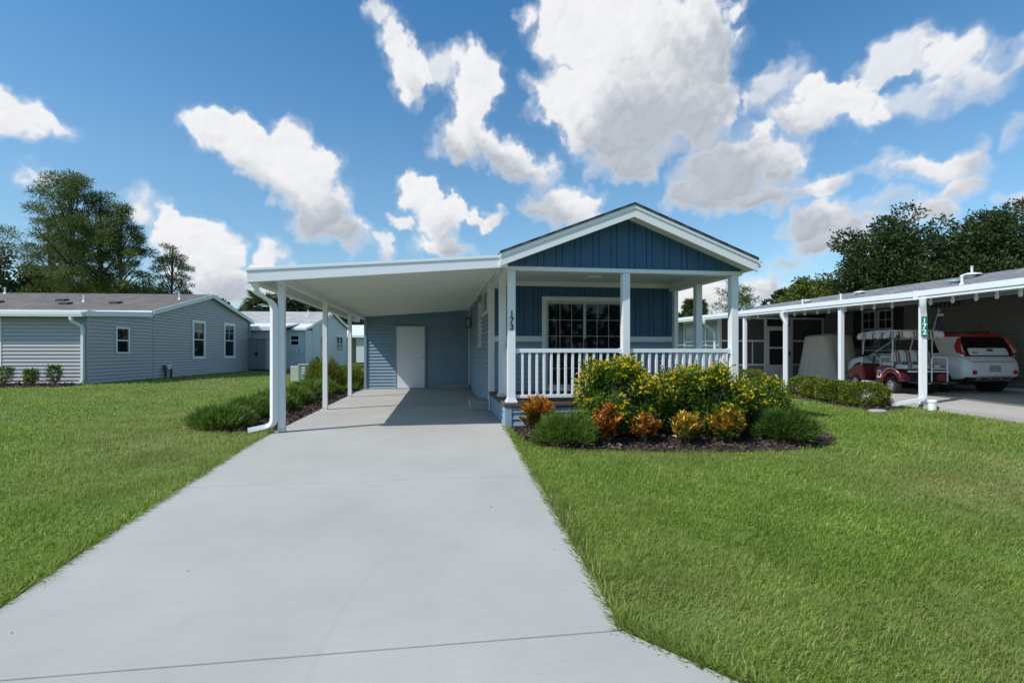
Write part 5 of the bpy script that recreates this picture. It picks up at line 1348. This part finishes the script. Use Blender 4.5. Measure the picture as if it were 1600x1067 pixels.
# cabin: white pillars, red roof, dark glass set on the sides
def frustum(y0, y1, w0, z0, yt0, yt1, w1, z1):
    return [(-w0, y0, z0), (w0, y0, z0), (w0, y1, z0), (-w0, y1, z0), (-w1, yt0, z1), (w1, yt0, z1), (w1, yt1, z1), (-w1, yt1, z1)]
FB = [(0,3,2,1),(4,5,6,7),(0,1,5,4),(1,2,6,5),(2,3,7,6),(3,0,4,7)]
MB().add(frustum(-1.955, 1.12, .825, .95, -1.70, .22, .66, 1.53), FB).build('cabin', M_carw, car, bevel=.05, seg=4)
MB().add(frustum(-1.76, .30, .685, 1.485, -1.66, .16, .60, 1.585), FB).build('roof', M_carr, car, bevel=.035, seg=4, smooth=True)
sx = lambda z: .825 - (z - .95) / .58 * .165
def side_glass(pts, name):
    for s in (-1, 1):
        k = len(pts); vs_ = [(s * (sx(z) + .006), y, z) for y, z in pts] + [(s * (sx(z) - .02), y, z) for y, z in pts]
        MB().add(vs_, [tuple(range(k)), tuple(range(k, 2*k))[::-1]] + [(i, (i+1) % k, k+(i+1) % k, k+i) for i in range(k)]).build(name, M_gloss, car)
side_glass([(-1.30, 1.06), (-.42, 1.05), (-.42, 1.45), (-1.02, 1.44)], 'side_window'); side_glass([(-.36, 1.05), (.80, 1.04), (.22, 1.45), (-.36, 1.455)], 'side_window')
ry = lambda z: -1.955 + (z - .95) / .58 * .255
def rear_panel(name, pts, M, o0, o1, bev=.0):
    k = len(pts); vs_ = [(x, ry(z) - o1, z) for x, z in pts] + [(x, ry(z) + .03, z) for x, z in pts]
    return MB().add(vs_, [tuple(range(k)), tuple(range(k, 2*k))[::-1]] + [(i, (i+1) % k, k+(i+1) % k, k+i) for i in range(k)]).build(name, M, car, bevel=bev)
hg = rear_panel('rear_window', [(-.74, .97), (.74, .97), (.76, 1.05), (.67, 1.44), (.60, 1.495), (-.60, 1.495), (-.67, 1.44), (-.76, 1.05)], M_gloss, 0, .008)
rear_panel('tailgate_panel', [(-.56, 1.0), (.56, 1.0), (.59, 1.03), (.58, 1.16), (.55, 1.19), (-.55, 1.19), (-.58, 1.16), (-.59, 1.03)], M_carw, 0, .022, .008)
for s in (-1, 1):
    pts = [(s * .70, 1.0), (s * .80, 1.04), (s * .815, 1.14), (s * .765, 1.32), (s * .685, 1.46), (s * .655, 1.44), (s * .70, 1.28), (s * .72, 1.14), (s * .68, 1.03)]
    tl = rear_panel('tail_lamp', pts, M_lamp, 0, .024, .006)
    k = [(s * .735, 1.06), (s * .785, 1.10), (s * .775, 1.20), (s * .735, 1.30), (s * .715, 1.27), (s * .74, 1.16)]
    vs_ = [(x, ry(z) - .032, z) for x, z in k] + [(x, ry(z), z) for x, z in k]; q = len(k)
    MB().add(vs_, [tuple(range(q)), tuple(range(q, 2*q))[::-1]] + [(i, (i+1) % q, q+(i+1) % q, q+i) for i in range(q)]).build('lamp_lens', M_clear, tl)
    # lamp wraps round the corner
    vs_ = [(s*.80, -1.93, 1.04), (s*.822, -1.80, 1.08), (s*.785, -1.70, 1.24), (s*.70, -1.70, 1.44), (s*.69, -1.78, 1.46), (s*.765, -1.86, 1.30), (s*.815, -1.93, 1.13)]
    vs2 = [(x + s * .012, y - .004, z) for x, y, z in vs_]; q = len(vs_)
    MB().add(vs2 + [(x - s*.04, y + .03, z) for x, y, z in vs_], [tuple(range(q)), tuple(range(q, 2*q))[::-1]] + [(i, (i+1) % q, q+(i+1) % q, q+i) for i in range(q)]).build('lamp_side', M_lamp, tl)
    MB().lathe([(0, -.022), (.05, -.02), (.056, 0), (.056, .05)], (s * .60, -2.085, .56), 'y', 20).build('reflector', M_lamp, car, smooth=True)
    m = MB().lathe([(.0, 0), (.375, 0), (.40, -.01 * s), (.40, -.2 * s), (0, -.2 * s)], (s * .908, -1.28, .36), 'x', 30); m.build('wheel_arch', M_clad, car, smooth=True)
    m = MB().lathe([(.0, 0), (.375, 0), (.40, -.01 * s), (.40, -.2 * s), (0, -.2 * s)], (s * .905, 1.29, .36), 'x', 30); m.build('wheel_arch', M_clad, car, smooth=True)
    for y in (-1.28, 1.29): wheel(car, 'wheel', (s * .925, y, .33), .33, .21, s, M_rim, 5)
    MB().box(*sorted((s * .80, s * .906)), -.88, .89, .26, .37).build('sill', M_clad, car, bevel=.02)
    MB().tube([(s * .56, -1.5, 1.56), (s * .57, -1.45, 1.625), (s * .58, -.2, 1.635), (s * .58, -.1, 1.57)], .016, 8).build('roof_rail', M_black, car, smooth=True)
    MB().obox(fr((s * .90, 0, 0), (0, 1, 0), (s, 0, 0)), -.30, -.12, -.02, .03, .84, .875).build('door_handle', M_carw, car, bevel=.008)
m = MB().prism([(-2.07, .40), (-2.0, .36), (-1.6, .26), (-1.6, .44), (-2.03, .44)], 'x', -.78, .78); m.build('rear_valance', M_clad, car, bevel=.015)
m = MB().prism([(-2.105, .42), (-2.09, .46), (-2.0, .47), (-1.95, .33), (-2.04, .335)], 'x', -.52, .52); sk = m.build('skid_plate', M_rim, car, bevel=.012)
for x in (-.32, 0, .32): MB().box(x - .10, x + .10, -2.108, -2.085, .375, .405).build('slot', M_clad, sk)
MB().box(-.34, .34, -2.075, -2.04, .555, .745).build('plate_recess', M_carw, car, bevel=.02)
pl = MB().box(-.155, .155, -2.089, -2.077, .575, .73).build('licence_plate', mat('plate_blue', (.10, .16, .30), .4), car, bevel=.004)
MB().box(-.145, .145, -2.093, -2.0895, .60, .70).build('plate_field', mat('plate_white', (.62, .60, .50), .4), pl)
text_mesh('plate_text', 'LW 2332', .085, (0, -2.0945, .65), FRONT, M_black, pl, depth=.001)
MB().box(-.62, .62, -2.055, -2.02, .83, .838).build('tailgate_seam', M_clad, car)
em = MB().lathe([(.06, -.004), (.075, -.012), (.088, -.004), (.088, .012)], (.06, ry(1.12) - .022, 1.10), 'y', 28)
em.v = [(.06 + (x - .06), y, 1.12 + (z - 1.10) * .56) for x, y, z in em.v]; e_ = em.build('emblem', M_clad, car, smooth=True)
text_mesh('emblem_text', 'KIA', .062, (.06, ry(1.12) - .032, 1.12), FRONT, M_clad, e_, depth=.003)
text_mesh('model_lettering', 'SOUL', .06, (-.42, ry(1.06) - .029, 1.065), FRONT, M_clad, car, depth=.003, align='CENTER')
MB().tube([(.1, -1.35, 1.58), (.16, -1.62, 1.80)], .006, 6).build('antenna', M_black, car)
MB().tube([(-.1, ry(1.2) - .03, 1.2), (.3, ry(1.22) - .035, 1.22)], .01, 6).build('wiper', M_black, car)

# red golf cart
gc = thing('golf_cart', 'dark red golf cart with striped seats and a fringed white canopy', 'golf cart', (12.33, 11.85, gh(12.2, 11.7) + .075), R(-10), local=True)
gc.scale = (.9, .86, .93)
M_cart = mat('cart_paint_red', (.20, .010, .018), .38, var=.03, coat=.08)
S_seat = stripe_mat('striped_vinyl', [(0, (.55, .52, .48)), (.30, (.14, .03, .035)), (.42, (.55, .52, .48)), (.50, (.16, .15, .16)), (.62, (.30, .06, .06)), (.72, (.60, .57, .53))], .30)
S_fr = stripe_mat('striped_fringe', [(0, (.68, .66, .63)), (.50, (.13, .03, .035)), (.60, (.68, .66, .63)), (.68, (.12, .10, .11)), (.80, (.68, .66, .63))], .42, axis=1)
S_frx = stripe_mat('striped_fringe_end', [(0, (.68, .66, .63)), (.50, (.13, .03, .035)), (.60, (.68, .66, .63)), (.68, (.12, .10, .11)), (.80, (.68, .66, .63))], .42, axis=0)
M_can = mat('canopy_vinyl', (.66, .67, .68), .4)
m = MB().prism([(1.34, .34), (1.42, .30), (2.22, .36), (2.30, .46), (2.22, .60), (1.95, .74), (1.56, .82), (1.44, .80)], 'x', -.52, .52); m.build('front_cowl', M_cart, gc, bevel=.06, seg=4, smooth=True)
def arch(cy, cz_, r, a0, a1, n=9): return [(cy + r * math.cos(R(a0 + (a1 - a0) * i / n)), cz_ + r * math.sin(R(a0 + (a1 - a0) * i / n))) for i in range(n + 1)]
pr = [(.66, .30), (.66, .70), (.50, .76), (.10, .745), (-.25, .68), (-.48, .55), (-.58, .40), (-.54, .36)] + arch(0, .24, .345, 160, 12)
for s in (-1, 1):
    sdp = MB().prism(pr, 'x', *sorted((s * .46, s * .60))).build('side_panel', M_cart, gc, bevel=.022, seg=3)
    MB().tube([(s * .605, y, z) for y, z in arch(-.02, .22, .50, 150, 25, 8)] , .009, 6).build('pinstripe', M_white, sdp)
lg = MB().box(-.606, -.601, .40, .56, .42, .64).build('emblem', M_white, gc, bevel=.002)
m = MB().lathe([(0, -.0025), (.05, -.002), (.05, 0)], (-.6062, .48, .50), 'x', 14).box(-.6085, -.6062, .43, .46, .54, .62).box(-.6085, -.6062, .50, .53, .53, .61).box(-.6085, -.6062, .455, .515, .585, .60)
m.build('emblem_mark', mat('emblem_dark', (.05, .01, .02), .5), lg)
MB().box(-.46, .46, -.50, .70, .38, .70).box(-.44, .44, .6, 1.46, .28, .34).build('frame', M_dark, gc)
each(MB().box(-.57, -.50, .66, 1.40, .26, .30).box(.50, .57, .66, 1.40, .26, .30), 'rocker', M_alu, gc, .008)
MB().prism([(1.36, .34), (1.46, .34), (1.52, .80), (1.44, .80)], 'x', -.5, .5).build('dashboard', M_black, gc)
MB().box(-.53, .53, .02, .52, .762, .88).build('seat', S_seat, gc, bevel=.035, seg=3)
MB().prism([(.04, .90), (.15, .90), (.06, 1.22), (-.03, 1.22)], 'x', -.53, .53).build('seat_back', S_seat, gc, bevel=.03, seg=3)
MB().box(-.53, .53, -.60, -.12, .72, .82).build('rear_seat', S_seat, gc, bevel=.03, seg=3)
MB().prism([(-.12, .90), (-.05, .90), (-.02, 1.16), (-.08, 1.16)], 'x', -.53, .53).build('rear_seat_back', S_seat, gc, bevel=.02)
for s in (-1, 1):
    MB().tube([(s * .56, .50, .76), (s * .57, .50, 1.0), (s * .57, .44, 1.03), (s * .57, .08, 1.03)], .014, 8).build('armrest', M_alu, gc, smooth=True)
    MB().tube([(s * .50, 1.50, .78), (s * .54, 1.30, 1.68)], .017, 8).build('canopy_strut', M_black if s > 0 else M_alu, gc, smooth=True)
    MB().tube([(s * .56, -.05, .74), (s * .56, -.05, 1.70)], .017, 8).build('canopy_strut', M_alu, gc, smooth=True)
    for y in (0, 1.78): wheel(gc, 'wheel', (s * (.60 if y == 0 else .55), y, .235), .235, .20 if y == 0 else .16, s, M_rim, 6, hub=.58)
MB().tube([(-.16, -.62, .33), (-.16, -.98, .33), (-.16, -1.02, .40), (-.16, -1.02, .98), (-.12, -1.02, 1.03), (.22, -1.02, 1.03), (.26, -1.02, .98), (.26, -1.02, .40), (.26, -.98, .33), (.26, -.62, .33)], .018, 8).tube([(-.16, -1.02, .72), (.26, -1.02, .72)], .014, 8).build('grab_rail', M_alu, gc, smooth=True)
MB().tube([(-.54, -.56, .72), (-.54, -.14, .72)], .014, 8).tube([(-.54, -.56, .72), (.54, -.56, .72)], .014, 8).build('rear_rail', M_alu, gc, smooth=True)
MB().box(-.50, .50, -1.06, -.60, .33, .37).build('rear_footrest', M_black, gc)
MB().box(-.50, .50, -.76, -.58, .62, .66).build('rear_step', M_alu, gc)
m = MB(); ct_ = (-.25, 1.28, 1.02); U_ = Vector((1, 0, 0)); V_ = Vector((0, .55, .835))
m.tube([Vector(ct_) + (U_ * math.cos(a) + V_ * math.sin(a)) * .18 for a in np.linspace(0, 2 * math.pi, 21)], .014, 8, cap=False)
for a in (.5, 2.6, 4.71): m.tube([Vector(ct_), Vector(ct_) + (U_ * math.cos(a) + V_ * math.sin(a)) * .18], .010, 6)
m.tube([ct_, (-.25, 1.42, .52)], .022, 8)
m.build('steering_wheel', M_black, gc, smooth=True)
M_ws = bpy.data.materials.new('tinted_windscreen'); M_ws.use_nodes = True
n_, l_ = M_ws.node_tree.nodes, M_ws.node_tree.links
gl = n_.new('ShaderNodeBsdfGlossy'); gl.inputs['Roughness'].default_value = .05; tp = n_.new('ShaderNodeBsdfTransparent'); tp.inputs[0].default_value = (.75, .78, .78, 1)
ms = n_.new('ShaderNodeMixShader'); fz_ = n_.new('ShaderNodeFresnel'); l_.new(fz_.outputs[0], ms.inputs[0]); l_.new(tp.outputs[0], ms.inputs[1]); l_.new(gl.outputs[0], ms.inputs[2]); l_.new(ms.outputs[0], n_['Material Output'].inputs[0])
w_ = MB().prism([(1.50, .82), (1.505, .82), (1.315, 1.66), (1.31, 1.66)], 'x', -.48, .48).build('windscreen', M_ws, gc)
MB().tube([(-.49, 1.41, 1.22), (.49, 1.41, 1.22)], .009, 6).build('screen_bar', M_alu, w_)
m = MB().prism([(-.36, 1.69), (-.32, 1.755), (-.05, 1.795), (.6, 1.80), (1.35, 1.765), (1.46, 1.70), (1.44, 1.68), (-.34, 1.68)], 'x', -.62, .62)
cn = m.build('canopy', M_can, gc, bevel=.03, seg=3, smooth=True)
def fringe(P0_, P1_, out, M):
    P0_, P1_, out = Vector(P0_), Vector(P1_), Vector(out); L = (P1_ - P0_).length; nn = int(L / .15); m = MB(); st = 8 * nn; vs_ = []
    for i in range(st + 1):
        t = i / st; p = P0_.lerp(P1_, t); dr = .145 + .045 * abs(math.sin(math.pi * t * nn)); wv_ = .014 * math.sin(t * nn * 6.28 * .5 + 1)
        vs_ += [p, p + out * (.03 + wv_) - Vector((0, 0, dr * .5)), p + out * (.035 + wv_ * 1.6) - Vector((0, 0, dr))]
    fs_ = []
    for i in range(st):
        for k in (0, 1): fs_.append((i*3+k, i*3+k+1, i*3+k+4, i*3+k+3))
    m.add(vs_, fs_); o = m.build('fringe', M, cn); sd_ = o.modifiers.new('thick', 'SOLIDIFY'); sd_.thickness = .004
fringe((-.63, -.36, 1.74), (-.63, 1.45, 1.74), (-1, 0, 0), S_fr); fringe((.63, -.36, 1.74), (.63, 1.45, 1.74), (1, 0, 0), S_fr)
fringe((-.62, -.37, 1.74), (.62, -.37, 1.74), (0, -1, 0), S_frx); fringe((-.62, 1.46, 1.73), (.62, 1.46, 1.73), (0, 1, 0), S_frx)
MB().box(-.60, -.54, 1.30, 1.34, 1.02, 1.10).tube([(-.57, 1.33, 1.06), (-.48, 1.40, 1.05)], .008, 6).build('mirror', M_black, gc)
# bag on the rear footrest
bg = MB().prism([(-.16, 0), (.16, 0), (.19, .10), (.15, .26), (.06, .33), (-.08, .32), (-.17, .22)], 'x', -.13, .13).build('bag', mat('red_fabric', (.22, .012, .03), .7, var=.2), bevel=.04, seg=3, smooth=True)
bg.location = Matrix.Translation(gc.location) @ Matrix.Rotation(R(-10), 4, 'Z') @ Vector((.20, -.74, .345)); bg.rotation_euler = (0, 0, R(50)); bg.scale = (.62,) * 3
tag(bg, 'red fabric bag lying on the rear footrest of the golf cart', 'bag')
# drooping flag on the cart's canopy
fg = thing('flag', 'small drooping navy and white flag on a short pole at the golf cart canopy', 'flag', tuple(Matrix.Translation(gc.location) @ Matrix.Rotation(R(-10), 4, 'Z') @ Vector((.34, -.28, 1.60))), R(-10), local=True)
MB().tube([(0, 0, 0), (.16, .0, .62)], .010, 6).build('pole', mat('pale_wood', (.52, .46, .38), .6), fg)
m = MB(); vs_ = []; nu, nv = 10, 8
for i in range(nu + 1):
    for j in range(nv + 1):
        u, v = i / nu, j / nv; vs_.append((.155 - .13 * (1 - u) * .2 + .15 * v * (1 - .35 * u) - .15 * u * .26 * 2 * (1 - v), .05 * math.sin(v * 7 + u * 2) * v - .01, .60 - .50 * u - .16 * v))
fs_ = [(i*(nv+1)+j, i*(nv+1)+j+1, (i+1)*(nv+1)+j+1, (i+1)*(nv+1)+j) for i in range(nu) for j in range(nv)]
m.add(vs_, fs_); fo = m.build('cloth', stripe_mat('flag_stripes', [(0, (.018, .028, .085)), (.62, (.018, .028, .085)), (.66, (.55, .55, .58)), (.76, (.02, .03, .09)), (.84, (.55, .55, .58)), (.93, (.02, .03, .09))], .62, axis=2), fg, smooth=True)
sd_ = fo.modifiers.new('thick', 'SOLIDIFY'); sd_.thickness = .003
# covered cart: fabric cover hanging in folds
cc = thing('covered_cart', 'golf cart hidden under a pale beige fabric cover at the back of the carport', 'golf cart', (14.15, 16.95, gh(13.8, 17) + .075), R(-4), local=True)
nu, nv = 96, 22; vs_ = []
rg = np.random.default_rng(7); ph = rg.random(6) * 6.28
for j in range(nv + 1):
    v = j / nv
    for i in range(nu):
        a = 2 * math.pi * i / nu; c, s_ = math.cos(a), math.sin(a); e = (abs(c) ** 5 + abs(s_) ** 5) ** (-1 / 5)
        if v < .84: z = .06 + 1.62 * (v / .84); k = 1 - v / .84; bx, by = .56 + .12 * k ** .9, .66 + .36 * k
        else: q = (v - .84) / .16; z = 1.68 + .07 * math.sin(q * 1.57); bx, by = .56 * (1 - q), .66 * (1 - q); k = 0
        f_ = 1 + (.020 * math.sin(a * 13 + ph[0] + 1.4 * v) + .014 * math.sin(a * 23 + ph[1]) + .02 * math.sin(a * 5 + ph[2] + 3 * v)) * (.25 + .75 * k) * (v < .84)
        z += (.03 * math.sin(a * 6 + ph[3]) * k ** 3)
        vs_.append((bx * c * e * f_, by * s_ * e * f_, z))
fs_ = [(j*nu+i, j*nu+(i+1) % nu, (j+1)*nu+(i+1) % nu, (j+1)*nu+i) for j in range(nv) for i in range(nu)]
MB().add(vs_, fs_).build('cover', mat('cover_fabric', (.62, .58, .51), .85, var=.05, bump=.3, bscale=8), cc, smooth=True)
MB().lathe([(0, -.21), (.20, -.20), (.21, -.1), (.2, -.02), (.1, 0), (0, 0)], (.55, -1.0, .21), 'x', 20).build('wheel', M_rubber, cc, smooth=True)
